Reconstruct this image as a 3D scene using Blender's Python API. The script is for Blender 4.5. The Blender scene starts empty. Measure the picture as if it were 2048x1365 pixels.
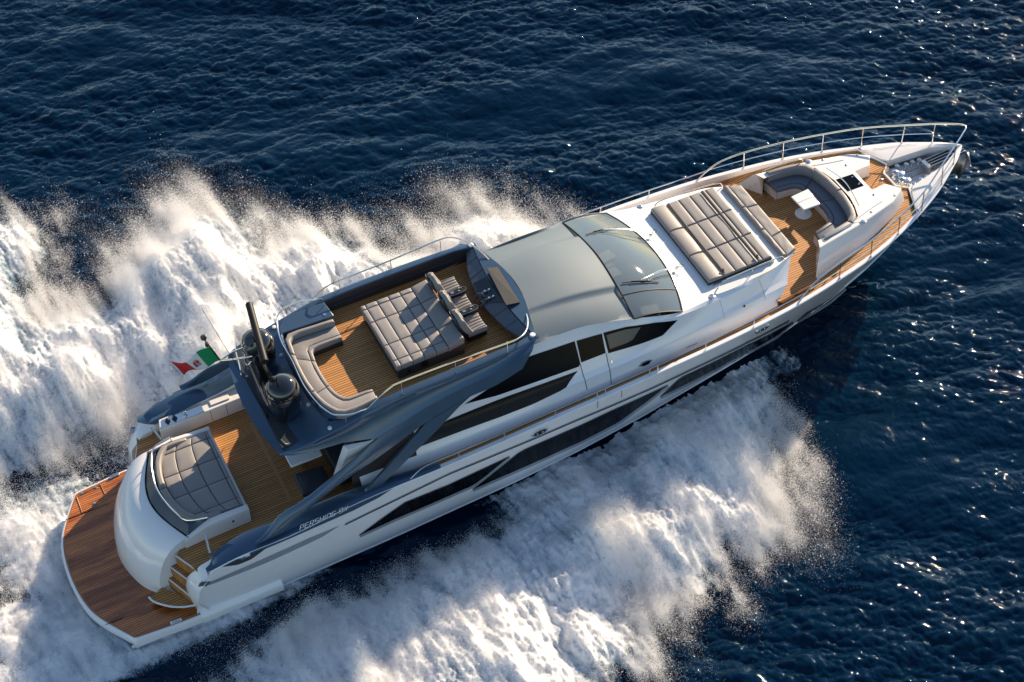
import bpy, bmesh, math, random
import numpy as np
from mathutils import Matrix, Vector
random.seed(7); RNG = np.random.default_rng(11)
sc = bpy.context.scene; COL = sc.collection
rad = math.radians

# ------------------------------------------------------------------ camera
CF, CX, CY, CZ = 3464.2, 0.18234, -28.49336, 38.96946
CAZ, CEL, CROLL = 1.1427873, 0.8537909, -0.0474124
_f = np.array([math.cos(CEL)*math.cos(CAZ), math.cos(CEL)*math.sin(CAZ), -math.sin(CEL)])
_r = np.cross(_f, [0, 0, 1]); _r /= np.linalg.norm(_r)
_u = np.cross(_r, _f)
_c, _s = math.cos(CROLL), math.sin(CROLL)
CR_ = np.array([_c*_r+_s*_u, -_s*_r+_c*_u, _f])
CP = np.array([CX, CY, CZ])
cam = bpy.data.cameras.new('camera'); camo = bpy.data.objects.new('camera', cam); COL.objects.link(camo)
cam.sensor_width = 36; cam.lens = CF/2048*36; cam.clip_end = 8000; cam.clip_start = 1
M = Matrix.Identity(4)
for i in range(3):
    M[i][0], M[i][1], M[i][2], M[i][3] = CR_[0][i], CR_[1][i], -CR_[2][i], CP[i]
camo.matrix_world = M
sc.camera = camo

# ------------------------------------------------------------------ light
SUN_AZ, SUN_EL = 28.5, 23.5
w = bpy.data.worlds.new('World'); sc.world = w; w.use_nodes = True
nt = w.node_tree; bg = nt.nodes['Background']
sky = nt.nodes.new('ShaderNodeTexSky'); sky.sky_type = 'NISHITA'; sky.sun_disc = False
sky.sun_elevation = rad(SUN_EL); sky.sun_rotation = rad(90-SUN_AZ)
sky.air_density = 1.0; sky.dust_density = 0.2; sky.ozone_density = 1.0
nt.links.new(sky.outputs[0], bg.inputs[0]); bg.inputs[1].default_value = 0.09
sl = bpy.data.lights.new('sun', 'SUN'); sl.energy = 5.0; sl.angle = rad(0.5); sl.color = (1.0, .79, .56)
so = bpy.data.objects.new('sun', sl); COL.objects.link(so)
sd = Vector((math.cos(rad(SUN_EL))*math.cos(rad(SUN_AZ)), math.cos(rad(SUN_EL))*math.sin(rad(SUN_AZ)), math.sin(rad(SUN_EL))))
so.rotation_euler = sd.to_track_quat('Z', 'Y').to_euler(); so.location = (40, 20, 40)
sc.view_settings.view_transform = 'Standard'; sc.view_settings.look = 'None'
sc.view_settings.exposure = 1.0; sc.view_settings.gamma = 1.0
sc.render.engine = 'CYCLES'
cy = sc.cycles; cy.max_bounces = 6; cy.diffuse_bounces = 3; cy.glossy_bounces = 4; cy.transmission_bounces = 4
cy.transparent_max_bounces = 8; cy.caustics_reflective = False; cy.caustics_refractive = False
cy.use_denoising = True

# ------------------------------------------------------------------ measuring helpers: photo point + real height -> place
CROP = dict(a=(100, 800, .38095), b=(220, 580, .38095), c=(500, 440, .33708), d=(900, 380, .293), e=(1250, 250, .29308),
            f=(1500, 220, .24905), g=(1000, 550, .3418), h=(560, 700, .33708), i=(1680, 230, .14652), j=(1560, 380, .19048),
            k=(340, 590, .19781), l=(780, 460, .19048), m=(380, 1000, .21484), n=(1300, 540, .22461), o=(560, 840, .14656), p=(0, 0, 1))
def px(c, x, y): o = CROP[c]; return (o[0]+x*o[2], o[1]+y*o[2])
def ray(c, x, y):
    X, Y = px(c, x, y)
    return CR_.T @ np.array([(X-1024)/CF, -(Y-682.5)/CF, 1.0])
def U(c, x, y, z):                       # on a level plane
    d = ray(c, x, y); return CP + d*((z-CP[2])/d[2])
def V(c, x, y, yy):                      # on the plane y = yy
    d = ray(c, x, y); return CP + d*((yy-CP[1])/d[1])
def PLN(c, x, y, y0, z0, k):             # on the plane y = y0 + k (z - z0)
    d = ray(c, x, y); t = (y0 + k*(CP[2]-z0) - CP[1])/(d[1]-k*d[2]); return CP + d*t
def ON(c, x, y, surf, off=0.0, x0=14):   # on the starboard side of a surface given as half breadth surf(x, z)
    d = ray(c, x, y); xx, zz = x0, 2.5
    for _ in range(40):
        yy = -(surf(xx, zz)+off)
        P = CP + d*((yy-CP[1])/d[1]); xx, zz = .5*xx+.5*P[0], .5*zz+.5*P[2]
    return P

def herm(x, xs, ys):
    xs = np.asarray(xs, float); ys = np.asarray(ys, float)
    m = np.gradient(ys, xs); x = np.clip(x, xs[0], xs[-1])
    i = np.clip(np.searchsorted(xs, x)-1, 0, len(xs)-2)
    h = xs[i+1]-xs[i]; t = (x-xs[i])/h
    return ((2*t**3-3*t**2+1)*ys[i]+(t**3-2*t**2+t)*h*m[i]+(-2*t**3+3*t**2)*ys[i+1]+(t**3-t**2)*h*m[i+1])
def cr(pts, n=6, closed=False):          # Catmull-Rom through points
    P = [np.asarray(p, float) for p in pts]; N = len(P); out = []
    rng = range(N if closed else N-1)
    for i in rng:
        if closed: a, b, c, d = P[(i-1) % N], P[i], P[(i+1) % N], P[(i+2) % N]
        else: a, b, c, d = P[max(i-1, 0)], P[i], P[i+1], P[min(i+2, N-1)]
        for k in range(n):
            t = k/n
            out.append(.5*((2*b)+(-a+c)*t+(2*a-5*b+4*c-d)*t*t+(-a+3*b-3*c+d)*t**3))
    if not closed: out.append(P[-1])
    return out
def resamp(pts, n):
    P = np.array([np.asarray(p, float) for p in pts]); L = np.r_[0, np.cumsum(np.linalg.norm(np.diff(P, axis=0), axis=1))]
    u = np.linspace(0, L[-1], n)
    return np.stack([np.interp(u, L, P[:, k]) for k in range(P.shape[1])], 1)
def mir(pts): return [np.asarray(p, float)*np.array([1, -1, 1]) for p in pts]

# ------------------------------------------------------------------ mesh builder
class MB:
    def __init__(s): s.v = []; s.f = []
    def add(s, v, f):
        b = len(s.v); s.v += [tuple(float(q) for q in p) for p in v]; s.f += [tuple(b+i for i in q) for q in f]
    def grid(s, rows, cu=False, cv=False):
        n, m = len(rows), len(rows[0]); f = []
        for i in range(n if cu else n-1):
            for j in range(m if cv else m-1):
                f.append((i*m+j, i*m+(j+1) % m, ((i+1) % n)*m+(j+1) % m, ((i+1) % n)*m+j))
        s.add([p for r in rows for p in r], f)
    def poly(s, pts): s.add(pts, [tuple(range(len(pts)))])
    def prism(s, pts, dz=None, z0=None, z1=None):   # pts (x, y[, z]); top at z (or z1), bottom at z0 or dz lower
        n = len(pts)
        top = [(p[0], p[1], z1 if z1 is not None else p[2]) for p in pts]
        bot = [(p[0], p[1], z0 if z0 is not None else q[2]-dz) for p, q in zip(pts, top)]
        s.add(top+bot, [tuple(range(n)), tuple(range(2*n-1, n-1, -1))]+[(i, i+n, (i+1) % n+n, (i+1) % n) for i in range(n)])
    def box(s, c, sz, rot=None):
        R = np.array(rot.to_matrix()) if rot is not None else np.eye(3)
        V8 = [np.array(c)+R@(np.array([x, y, z])*np.array(sz)/2) for z in (-1, 1) for x, y in ((-1, -1), (1, -1), (1, 1), (-1, 1))]
        s.add(V8, [(3, 2, 1, 0), (4, 5, 6, 7), (0, 1, 5, 4), (1, 2, 6, 5), (2, 3, 7, 6), (3, 0, 4, 7)])
    def tube(s, path, r, n=8, closed=False):
        P = [np.asarray(p, float) for p in path]; N = len(P); rows = []; up = None
        for i in range(N):
            a, b = (P[i-1], P[(i+1) % N]) if closed else (P[max(i-1, 0)], P[min(i+1, N-1)])
            t = b-a; t = t/(np.linalg.norm(t)+1e-9)
            if up is None: up = np.array([0, 0, 1.]) if abs(t[2]) < .9 else np.array([1., 0, 0])
            x = np.cross(up, t); x /= np.linalg.norm(x)+1e-9; up = np.cross(t, x)
            rr = r[i] if hasattr(r, '__len__') else r
            rows.append([P[i]+rr*(math.cos(q)*x+math.sin(q)*up) for q in [2*math.pi*k/n for k in range(n)]])
        s.grid(rows, cu=closed, cv=True)
        if not closed: s.poly(rows[0][::-1]); s.poly(rows[-1])
    def lathe(s, c, prof, n=24, ax=(0, 0, 1)):
        q = Vector(ax).to_track_quat('Z', 'Y').to_matrix(); R = np.array(q); rows = []
        for r, z in prof:
            rows.append([np.array(c)+R@np.array([r*math.cos(2*math.pi*k/n), r*math.sin(2*math.pi*k/n), z]) for k in range(n)])
        s.grid(rows, cv=True); s.poly(rows[0][::-1]); s.poly(rows[-1])
    def puff(s, P, Lu, Lv, zt, th, r=.05, n=12, m=12, wr=.004):   # upholstered panel: P(u, v) -> x, y
        def prm(n, L):
            e = min(.5, r/L); k = max(3, n//4)
            a = [e*(1-math.cos(q*math.pi/2/k)) for q in range(k+1)]
            mid = list(np.linspace(e, 1-e, max(2, n-2*k+1)))[1:-1]
            return a+mid+[1-q for q in a[::-1]]
        us, vs = prm(n, Lu), prm(m, Lv); rows = []
        ph = RNG.uniform(0, 6, 6)
        def drop(u, L):
            d = min(u, 1-u)*L
            return 0 if d >= r else r-math.sqrt(max(r*r-(r-d)**2, 0))
        for u in us:
            row = []
            for v in vs:
                x, y = P(u, v)[:2]; z = zt(u, v) if callable(zt) else zt
                belly = 1-(2*u-1)**4*1.0; belly *= 1-(2*v-1)**4
                wv = wr*(math.sin(9*u*Lu+ph[0]+4*math.sin(3*v+ph[1]))+math.sin(13*v*Lv+ph[2]+3*math.sin(4*u+ph[3])))
                row.append((x, y, z-max(drop(u, Lu), drop(v, Lv))-.012*(1-belly)+wv*belly))
            rows.append(row)
        s.grid(rows)
        per = [rows[0][j] for j in range(len(vs))]+[rows[i][-1] for i in range(1, len(us))] + \
              [rows[-1][j] for j in range(len(vs)-2, -1, -1)]+[rows[i][0] for i in range(len(us)-2, 0, -1)]
        low = []
        for p in per: low.append((p[0], p[1], p[2]-max(th-r, .01)))
        nn = len(per); s.add(per+low, [(i, (i+1) % nn, (i+1) % nn+nn, i+nn) for i in range(nn)]+[tuple(range(2*nn-1, nn-1, -1))])
    def build(s, name, mat, parent=None, ang=35, bevel=0, seg=2, sep=False):
        if sep:                                # every connected piece becomes an object of its own
            par = list(range(len(s.v)))
            key = {}
            for i, p in enumerate(s.v): par[i] = key.setdefault(tuple(round(q, 4) for q in p), i)
            def fd(i):
                while par[i] != i: par[i] = par[par[i]]; i = par[i]
                return i
            for f in s.f:
                for q in f[1:]: par[fd(q)] = fd(f[0])
            grp = {}
            for f in s.f: grp.setdefault(fd(f[0]), []).append(f)
            out = []
            for fs in grp.values():
                m_ = MB(); ids = {}
                for f in fs:
                    m_.f.append(tuple(ids.setdefault(q, len(ids)) for q in f))
                m_.v = [s.v[q] for q in ids]; out.append(m_.build(name, mat, parent, ang, bevel, seg))
            return out[0]
        me = bpy.data.meshes.new(name); me.from_pydata(s.v, [], s.f); me.validate()
        bm = bmesh.new(); bm.from_mesh(me)
        bmesh.ops.remove_doubles(bm, verts=bm.verts, dist=1e-4)
        bmesh.ops.recalc_face_normals(bm, faces=bm.faces)
        bm.to_mesh(me); bm.free()
        for p in me.polygons: p.use_smooth = True
        me.set_sharp_from_angle(angle=rad(ang))
        o = bpy.data.objects.new(name, me); COL.objects.link(o)
        if mat: me.materials.append(mat)
        if bevel:
            b = o.modifiers.new('bevel', 'BEVEL'); b.width = bevel; b.segments = seg; b.limit_method = 'ANGLE'; b.angle_limit = rad(40)
        if parent:
            o.parent = parent
            if parent.type == 'EMPTY': o.matrix_parent_inverse = Matrix.Translation(-parent.location)
        return o
def tag(o, label=None, cat=None, group=None, kind=None):
    if label: o['label'] = label
    if cat: o['category'] = cat
    if group: o['group'] = group
    if kind: o['kind'] = kind
    return o
def thing(name, loc, label, cat, group=None):
    o = bpy.data.objects.new(name, None); o.empty_display_size = .2; COL.objects.link(o); o.location = loc
    return tag(o, label, cat, group)

# ------------------------------------------------------------------ materials
def nodes(name):
    m = bpy.data.materials.new(name); m.use_nodes = True
    t = m.node_tree; return m, t, t.nodes['Principled BSDF']
def mat(name, col, rough=.5, metal=0, coat=0, spec=.5, var=.06, scale=3, bump=0, bscale=200, sheen=0):
    m, t, b = nodes(name)
    b.inputs['Roughness'].default_value = rough; b.inputs['Metallic'].default_value = metal
    b.inputs['Coat Weight'].default_value = coat; b.inputs['Coat Roughness'].default_value = .06
    b.inputs['Specular IOR Level'].default_value = spec
    if sheen: b.inputs['Sheen Weight'].default_value = sheen
    tc = t.nodes.new('ShaderNodeTexCoord'); nz = t.nodes.new('ShaderNodeTexNoise'); nz.inputs['Scale'].default_value = scale; nz.inputs['Detail'].default_value = 5
    t.links.new(tc.outputs['Object'], nz.inputs['Vector'])
    mx = t.nodes.new('ShaderNodeMix'); mx.data_type = 'RGBA'
    mx.inputs[6].default_value = tuple(c*(1-var) for c in col)+(1,); mx.inputs[7].default_value = tuple(min(1, c*(1+var)) for c in col)+(1,)
    t.links.new(nz.outputs[0], mx.inputs[0]); t.links.new(mx.outputs[2], b.inputs['Base Color'])
    mr = t.nodes.new('ShaderNodeMapRange'); mr.inputs[3].default_value = rough*.85; mr.inputs[4].default_value = min(1, rough*1.15)
    t.links.new(nz.outputs[0], mr.inputs[0]); t.links.new(mr.outputs[0], b.inputs['Roughness'])
    if bump:
        n2 = t.nodes.new('ShaderNodeTexNoise'); n2.inputs['Scale'].default_value = bscale; t.links.new(tc.outputs['Object'], n2.inputs['Vector'])
        bp = t.nodes.new('ShaderNodeBump'); bp.inputs['Strength'].default_value = bump; bp.inputs['Distance'].default_value = .01
        t.links.new(n2.outputs[0], bp.inputs['Height']); t.links.new(bp.outputs[0], b.inputs['Normal'])
    return m
def teak(name, c1, c2, rough=.55, pitch=.075, caulk=(.03, .02, .015), coat=0, ang=0, wet=0):
    m, t, b = nodes(name); N = t.nodes.new; L = t.links.new
    tc = N('ShaderNodeTexCoord'); mp = N('ShaderNodeMapping'); mp.inputs['Rotation'].default_value = (0, 0, rad(ang)); L(tc.outputs['Object'], mp.inputs[0])
    sx = N('ShaderNodeSeparateXYZ'); L(mp.outputs[0], sx.inputs[0])
    dv = N('ShaderNodeMath'); dv.operation = 'DIVIDE'; dv.inputs[1].default_value = pitch; L(sx.outputs['Y'], dv.inputs[0])
    fr = N('ShaderNodeMath'); fr.operation = 'FRACT'; L(dv.outputs[0], fr.inputs[0])
    fl = N('ShaderNodeMath'); fl.operation = 'FLOOR'; L(dv.outputs[0], fl.inputs[0])
    lt = N('ShaderNodeMath'); lt.operation = 'LESS_THAN'; lt.inputs[1].default_value = .24; L(fr.outputs[0], lt.inputs[0])
    xs = N('ShaderNodeMath'); xs.operation = 'MULTIPLY_ADD'; xs.inputs[1].default_value = .45; L(sx.outputs['X'], xs.inputs[0])
    wn0 = N('ShaderNodeTexWhiteNoise'); wn0.noise_dimensions = '1D'; L(fl.outputs[0], wn0.inputs['W']); L(wn0.outputs[0], xs.inputs[2])
    xf = N('ShaderNodeMath'); xf.operation = 'FLOOR'; L(xs.outputs[0], xf.inputs[0])
    cb = N('ShaderNodeCombineXYZ'); L(fl.outputs[0], cb.inputs[0]); L(xf.outputs[0], cb.inputs[1])
    wn = N('ShaderNodeTexWhiteNoise'); wn.noise_dimensions = '2D'; L(cb.outputs[0], wn.inputs['Vector'])
    ms = N('ShaderNodeMapping'); ms.inputs['Scale'].default_value = (1.2, 22, 22); L(mp.outputs[0], ms.inputs[0])
    nz = N('ShaderNodeTexNoise'); nz.inputs['Scale'].default_value = 2; nz.inputs['Detail'].default_value = 6; L(ms.outputs[0], nz.inputs['Vector'])
    ad = N('ShaderNodeMath'); ad.operation = 'MULTIPLY_ADD'; ad.inputs[1].default_value = .55; L(wn.outputs[0], ad.inputs[0]); 
    hf = N('ShaderNodeMath'); hf.operation = 'MULTIPLY'; hf.inputs[1].default_value = .6; L(nz.outputs[0], hf.inputs[0]); L(hf.outputs[0], ad.inputs[2])
    mx = N('ShaderNodeMix'); mx.data_type = 'RGBA'; mx.inputs[6].default_value = c1+(1,); mx.inputs[7].default_value = c2+(1,); L(ad.outputs[0], mx.inputs[0])
    m2 = N('ShaderNodeMix'); m2.data_type = 'RGBA'; m2.inputs[7].default_value = caulk+(1,); L(lt.outputs[0], m2.inputs[0]); L(mx.outputs[2], m2.inputs[6])
    b.inputs['Roughness'].default_value = rough; b.inputs['Coat Weight'].default_value = coat; b.inputs['Coat Roughness'].default_value = .15
    out = m2
    if wet:
        nw = N('ShaderNodeTexNoise'); nw.inputs['Scale'].default_value = 1.1; nw.inputs['Detail'].default_value = 4
        mw = N('ShaderNodeMapping'); mw.inputs['Scale'].default_value = (.45, 3.2, 1); L(tc.outputs['Object'], mw.inputs[0]); L(mw.outputs[0], nw.inputs['Vector'])
        rp = N('ShaderNodeMapRange'); rp.inputs[1].default_value = .45; rp.inputs[2].default_value = .62; L(nw.outputs[0], rp.inputs[0])
        m3 = N('ShaderNodeMix'); m3.data_type = 'RGBA'; m3.blend_type = 'MULTIPLY'; m3.inputs[7].default_value = (.55, .45, .38, 1)
        L(rp.outputs[0], m3.inputs[0]); L(m2.outputs[2], m3.inputs[6]); out = m3
        rr = N('ShaderNodeMapRange'); rr.inputs[3].default_value = .45; rr.inputs[4].default_value = .12; L(rp.outputs[0], rr.inputs[0]); L(rr.outputs[0], b.inputs['Roughness'])
    L(out.outputs[2], b.inputs['Base Color'])
    bp = N('ShaderNodeBump'); bp.inputs['Strength'].default_value = .25; bp.inputs['Distance'].default_value = .004
    iv = N('ShaderNodeMath'); iv.operation = 'SUBTRACT'; iv.inputs[0].default_value = 1; L(lt.outputs[0], iv.inputs[1]); L(iv.outputs[0], bp.inputs['Height']); L(bp.outputs[0], b.inputs['Normal'])
    return m
WHITE = mat('white_gelcoat', (.80, .79, .77), .22, 0, .6, var=.02)
SILVER = mat('silver_pearl_paint', (.82, .825, .835), .24, .08, .45, var=.03)
CREAM = mat('ivory_gelcoat', (.72, .69, .66), .35, 0, .3, var=.03)
BLUEG = mat('blue_grey_metallic_paint', (.050, .098, .160), .32, .45, .5, var=.05)
ROOFG = mat('glare_lightened_roof', (.14, .185, .215), .60, .08, .0, var=.07, scale=1.2)  # lighter than the blue-grey sides: sky glare is put into the base
DARKP = mat('charcoal_panel', (.035, .038, .045), .4, .1, .1)
DASHB = mat('slate_dash_panel', (.085, .10, .125), .30, .1, .3)
BANDB = mat('dark_navy_band', (.028, .043, .068), .35, .2, .3)
VENTB = mat('vent_blue_grey', (.10, .135, .17), .4, .2)
ANTIF = mat('black_antifouling', (.008, .009, .011), .35, 0, .2)
BLACKG = mat('black_gloss', (.006, .006, .007), .06, 0, 1.0)
BLACKM = mat('black_rubber', (.008, .008, .009), .5, spec=.25)
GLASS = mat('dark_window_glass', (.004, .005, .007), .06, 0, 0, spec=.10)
BROWNG = mat('smoked_brown_glass', (.016, .013, .012), .09, 0, 0, spec=.15)
STEEL = mat('polished_steel', (.78, .76, .73), .13, 1.0, var=.03)
CHAINM = mat('galvanised_chain', (.30, .29, .28), .35, 1.0)
TAUPE = mat('taupe_leather', (.235, .222, .212), .5, 0, 0, var=.08, scale=5, bump=.15, bscale=120, sheen=.15)
TAUPE_SH = mat('shaded_taupe_leather', (.12, .13, .155), .5, 0, 0, var=.08, scale=5, bump=.15, bscale=120)  # darker, bluer copy of the taupe: shade put into the colour
NAVYL = mat('dark_leather', (.035, .04, .05), .5, 0, 0, var=.08, bump=.15)
SEAM = mat('dark_piping', (.02, .018, .017), .7)
DECK = teak('teak_deck', (.30, .13, .032), (.60, .285, .080), .6, caulk=(.02, .012, .008))
PLAT = teak('varnished_wet_teak', (.27, .07, .015), (.70, .235, .05), .35, pitch=.07, coat=.5, wet=1)
TRIM = mat('teak_margin', (.42, .21, .08), .5, var=.15, scale=8)
TRIMD = mat('varnished_teak_margin', (.36, .13, .04), .35, coat=.3, var=.2, scale=8)
LAMP = mat('frosted_deck_light', (.8, .8, .8), .3)

# ------------------------------------------------------------------ motor yacht: hull lines
HX = [.8, 2.5, 4, 8, 12, 16, 18.5, 20.65, 22, 23.3, 24.4, 25.5, 26.5, 27.2, 27.7, 28.05]
HY = [2.62, 2.78, 2.92, 3.06, 3.1, 3.08, 3.0, 2.83, 2.62, 2.36, 2.04, 1.62, 1.14, .70, .36, .04]
SZX = [3.3, 3.8, 5.5, 7, 10, 13, 16, 19, 22, 24, 25.5, 26.7, 28.05]
SZZ = [2.45, 2.6, 2.75, 2.98, 3.08, 3.19, 3.27, 3.33, 3.41, 3.48, 3.56, 3.68, 3.8]
CHX = [.8, 4, 8, 12, 14, 16, 19, 21, 23, 24.5, 25.5, 26.4, 27.2, 28.05]
CHY = [2.52, 2.58, 2.6, 2.55, 2.48, 2.35, 2.02, 1.72, 1.25, .80, .48, .25, .09, .02]
CHZ = [.12, .2, .3, .42, .52, .66, .84, .88, .88, .95, 1.12, 1.55, 2.1, 3.3]
KX = [.8, 14, 19, 22, 24.5, 25.9, 26.7, 27.3, 27.8, 28.05]
KZ = [-.9, -.9, -.8, -.5, -.05, .38, 1.1, 1.7, 2.6, 3.25]
def ys_(x): return herm(x, HX, HY)
def zs_(x): return herm(x, SZX, SZZ)
def yc_(x): return np.interp(x, CHX, CHY)
def zc_(x): return np.interp(x, CHX, CHZ)
def hull_p(x, t):                        # topside half breadth and height, t = 0 chine .. 1 sheer
    zt = zs_(x) if x >= 3.3 else (np.interp(x, [.8, 2.5, 2.62, 2.72, 2.85, 3.05, 3.3], [.32, .34, .62, 1.3, 1.75, 2.1, 2.45]))
    zc = zc_(x); z = zc+(zt-zc)*t
    zfull = zs_(x); tt = (z-zc)/(zfull-zc); return hull_y(x, z), z
def hull_y(x, z):
    zc, zt, yc, y1 = zc_(x), zs_(x), yc_(x), ys_(x)
    t = np.clip((z-zc)/max(zt-zc, .05), 0, 1.05)
    p = np.interp(x, [0, 14, 20, 24, 28], [.62, .72, .95, 1.05, 1.0])
    return yc+(y1-yc)*t**p
YACHT = thing('motor_yacht', (14, 0, 0), 'long white and blue-grey motor yacht speeding across dark blue sea', 'motor yacht')

xsn = np.r_[np.linspace(.8, 2.5, 4), [2.56, 2.62, 2.67, 2.72, 2.78, 2.85, 2.95, 3.05, 3.18, 3.3], np.linspace(3.6, 24, 60), np.linspace(24.3, 28.05, 26)]
top = MB(); bot = MB()
for sg in (-1, 1):
    rows = []
    for x in xsn:
        r = [(x, sg*hull_p(x, t)[0], hull_p(x, t)[1]) for t in np.linspace(0, 1, 13)]
        if x >= 3.3:
            y, z = r[-1][1], r[-1][2]; a = min(.13, abs(y))
            r += [(x, y-sg*min(.02, a), z+.02), (x, y-sg*a, z+.02), (x, y-sg*min(.15, abs(y)), z-.30)]
        else:
            y, z = r[-1][1], r[-1][2]; r += [(x, y, z), (x, y-sg*.0, z), (x, y, z)]
        rows.append(r)
    top.grid(rows)
    rb = []; ru = []
    for x in xsn:
        kz = np.interp(x, KX, KZ); tb = np.interp(x, [.8, 12.5, 16.8], [1, 1, .35])
        rb.append([(x, sg*yc_(x)*t, kz+(zc_(x)-kz)*t) for t in (0, tb*.5, tb)]); ru.append([(x, sg*yc_(x)*t, kz+(zc_(x)-kz)*t) for t in (tb, .5+tb/2, 1)])
    bot.grid(rb); top.grid(ru)
HULL = top.build('hull', SILVER, YACHT, ang=25)
bot.build('hull_bottom', ANTIF, YACHT)

def side_strip(name, topp, botp, surf, m, parent, off=.006, n=28, nz=5, x0=14, both=True, conv=None, label=None):
    T = [ON(*q, surf, 0, x0) for q in topp]; B = [ON(*q, surf, 0, x0) for q in botp]
    T = resamp(T, n); B = resamp(B, n); out = []
    for sg in ((-1, 1) if both else (-1,)):
        mb = MB(); rows = []
        for a, b in zip(T, B):
            row = []
            for t in np.linspace(0, 1, nz):
                p = a+(b-a)*t; z_ = min(p[2], zs_(p[0])-.01) if surf is hull_y else p[2]; row.append((p[0], sg*(surf(p[0], z_)+off), z_))
            rows.append(row)
        mb.grid(rows); o = mb.build(name, m, parent, ang=60)
        out.append(o)
    return out
# hull side glazing, with a pale lip below each pane
def offs(pts, dx, dy): return [(c, x+dx/CROP[c][2], y+dy/CROP[c][2]) for c, x, y in pts]
LIP = mat('window_lip_paint', (.40, .43, .48), .25, .4, .5)
W = [([('h', 470, 1100), ('h', 600, 1003), ('h', 740, 905), ('h', 1000, 800), ('h', 1362, 631)], [('h', 470, 1100), ('h', 700, 995), ('h', 900, 910), ('h', 1150, 800), ('h', 1215, 752), ('h', 1362, 631)]),
     ([('p', 945, 979), ('p', 990, 943), ('p', 1042, 902), ('p', 1160, 851), ('p', 1222, 822), ('p', 1336, 770)], [('p', 945, 979), ('p', 1000, 955), ('p', 1160, 884), ('p', 1236, 845), ('p', 1290, 806), ('p', 1336, 770)]),
     ([('n', 90, 1130), ('n', 180, 1045), ('n', 270, 960), ('n', 830, 688), ('n', 1275, 462)], [('n', 90, 1130), ('n', 500, 925), ('n', 900, 715), ('n', 1120, 595), ('n', 1180, 545), ('n', 1275, 462)]),
     ([('n', 1310, 455), ('n', 1400, 380), ('n', 1570, 285), ('n', 1740, 160)], [('n', 1310, 455), ('n', 1490, 352), ('n', 1620, 265), ('n', 1740, 160)])]
for i, (t, b) in enumerate(W):
    side_strip('window_surround', offs(t, -1, -1), offs(b, 2, 4.5), hull_y, LIP, HULL, .006)
    side_strip('hull_window', t, b, hull_y, GLASS, HULL, .012)
# pale moulding along the topsides, black strip painted as its shade; aft gill
for d0, d1, mm in ((0, 1.6, LIP), (2.2, 4.2, BLACKM)):
    g = [('p', 689.8, 1047), ('p', 802.7, 992), ('p', 897, 946), ('p', 1065.6, 876), ('p', 1160, 835.5), ('n', 0, 1050), ('n', 400, 862), ('n', 870, 634), ('n', 1238, 444)]
    side_strip('hull_moulding_and_shade', offs(g, 0, d0), offs(g, 0, d1), hull_y, mm, HULL, .008, n=60, nz=2)
side_strip('hull_moulding_and_shade', [('m', 90, 770), ('m', 190, 762), ('m', 700, 540), ('m', 1100, 360), ('m', 1395, 238)], [('m', 75, 808), ('m', 190, 790), ('m', 700, 590), ('m', 1230, 345), ('m', 1395, 238)], hull_y, LIP, HULL, .008, n=40, x0=4)
side_strip('hull_vent', [('m', 105, 757), ('m', 195, 760)], [('m', 75, 802), ('m', 155, 802)], hull_y, VENTB, HULL, .014, n=4, nz=2, x0=3)
side_strip('mooring_recess', [('m', 205, 562), ('m', 350, 556), ('m', 500, 545), ('m', 700, 455)], [('m', 205, 600), ('m', 300, 622), ('m', 450, 600), ('m', 570, 550), ('m', 700, 455)], hull_y, DARKP, HULL, .016, n=24, x0=4)
for gx in (572, 712):
    side_strip('boarding_gate_seam', [('g', gx-2, 738 if gx < 600 else 672), ('g', gx-2, 780 if gx < 600 else 720)], [('g', gx+1, 738 if gx < 600 else 672), ('g', gx+1, 780 if gx < 600 else 720)], hull_y, DARKP, HULL, .006, n=3, nz=2)
# white boot line on the dark bottom
bl = MB()
for sg in (-1, 1):
    rows = []
    for x in np.linspace(4.6, 17, 50):
        kz = np.interp(x, KX, KZ)
        rows.append([(x, sg*(yc_(x)*t+.012), kz+(zc_(x)-kz)*t) for t in (.87, .905)])
    bl.grid(rows)
bl.build('boot_line', WHITE, HULL, sep=True)
sp = MB()
for sg in (-1, 1):
    rows = []
    for x in np.linspace(.9, 27.6, 120):
        y, z = yc_(x), zc_(x); a = .02
        rows.append([(x, sg*(y-.02), z+.06), (x, sg*(y+a), z+.02), (x, sg*(y+a), z-.02), (x, sg*(y-.05), z-.03)])
    sp.grid(rows)
sp.build('spray_rail', SILVER, HULL, ang=20, sep=True)
# fairleads
for fx, fy, cc in ((1079, 863.5, 'p'), (1524.6, 657.5, 'p')):
    P = ON(cc, fx, fy, hull_y); dx = .01
    for sg in (-1, 1):
        nrm = lambda x, z, o: (x, sg*(hull_y(x, z)+o), z)
        mo = MB(); mi = MB(); rows = []; rin = []
        for k in range(28):
            q = 2*math.pi*k/28; cx_ = math.copysign(abs(math.cos(q))**.8, math.cos(q)); s_ = math.copysign(abs(math.sin(q))**.8, math.sin(q))
            slope = .035
            f_ = lambda s, o: nrm(P[0]+.24*s*cx_, P[2]+.13*s*s_+slope*.24*cx_, o)
            rows.append([f_(1.0, .004), f_(.95, .04), f_(.78, .04), f_(.74, .012)]); rin.append(f_(.75, .014))
        mo.grid(rows, cu=True); fo = mo.build('fairlead', STEEL, HULL); mi.poly(rin); mi.build('fairlead_opening', BLACKM, HULL)
        mc = MB()
        for dxx in (-.08, .07):
            c0 = np.array(nrm(P[0]+dxx, P[2]+dxx*slope, .03)); mc.lathe(c0+np.array([0, 0, -.05]), [(.028, 0), (.035, .04), (.03, .09)], 12)
        mc.build('fairlead_roller', STEEL, HULL, sep=True)
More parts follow.
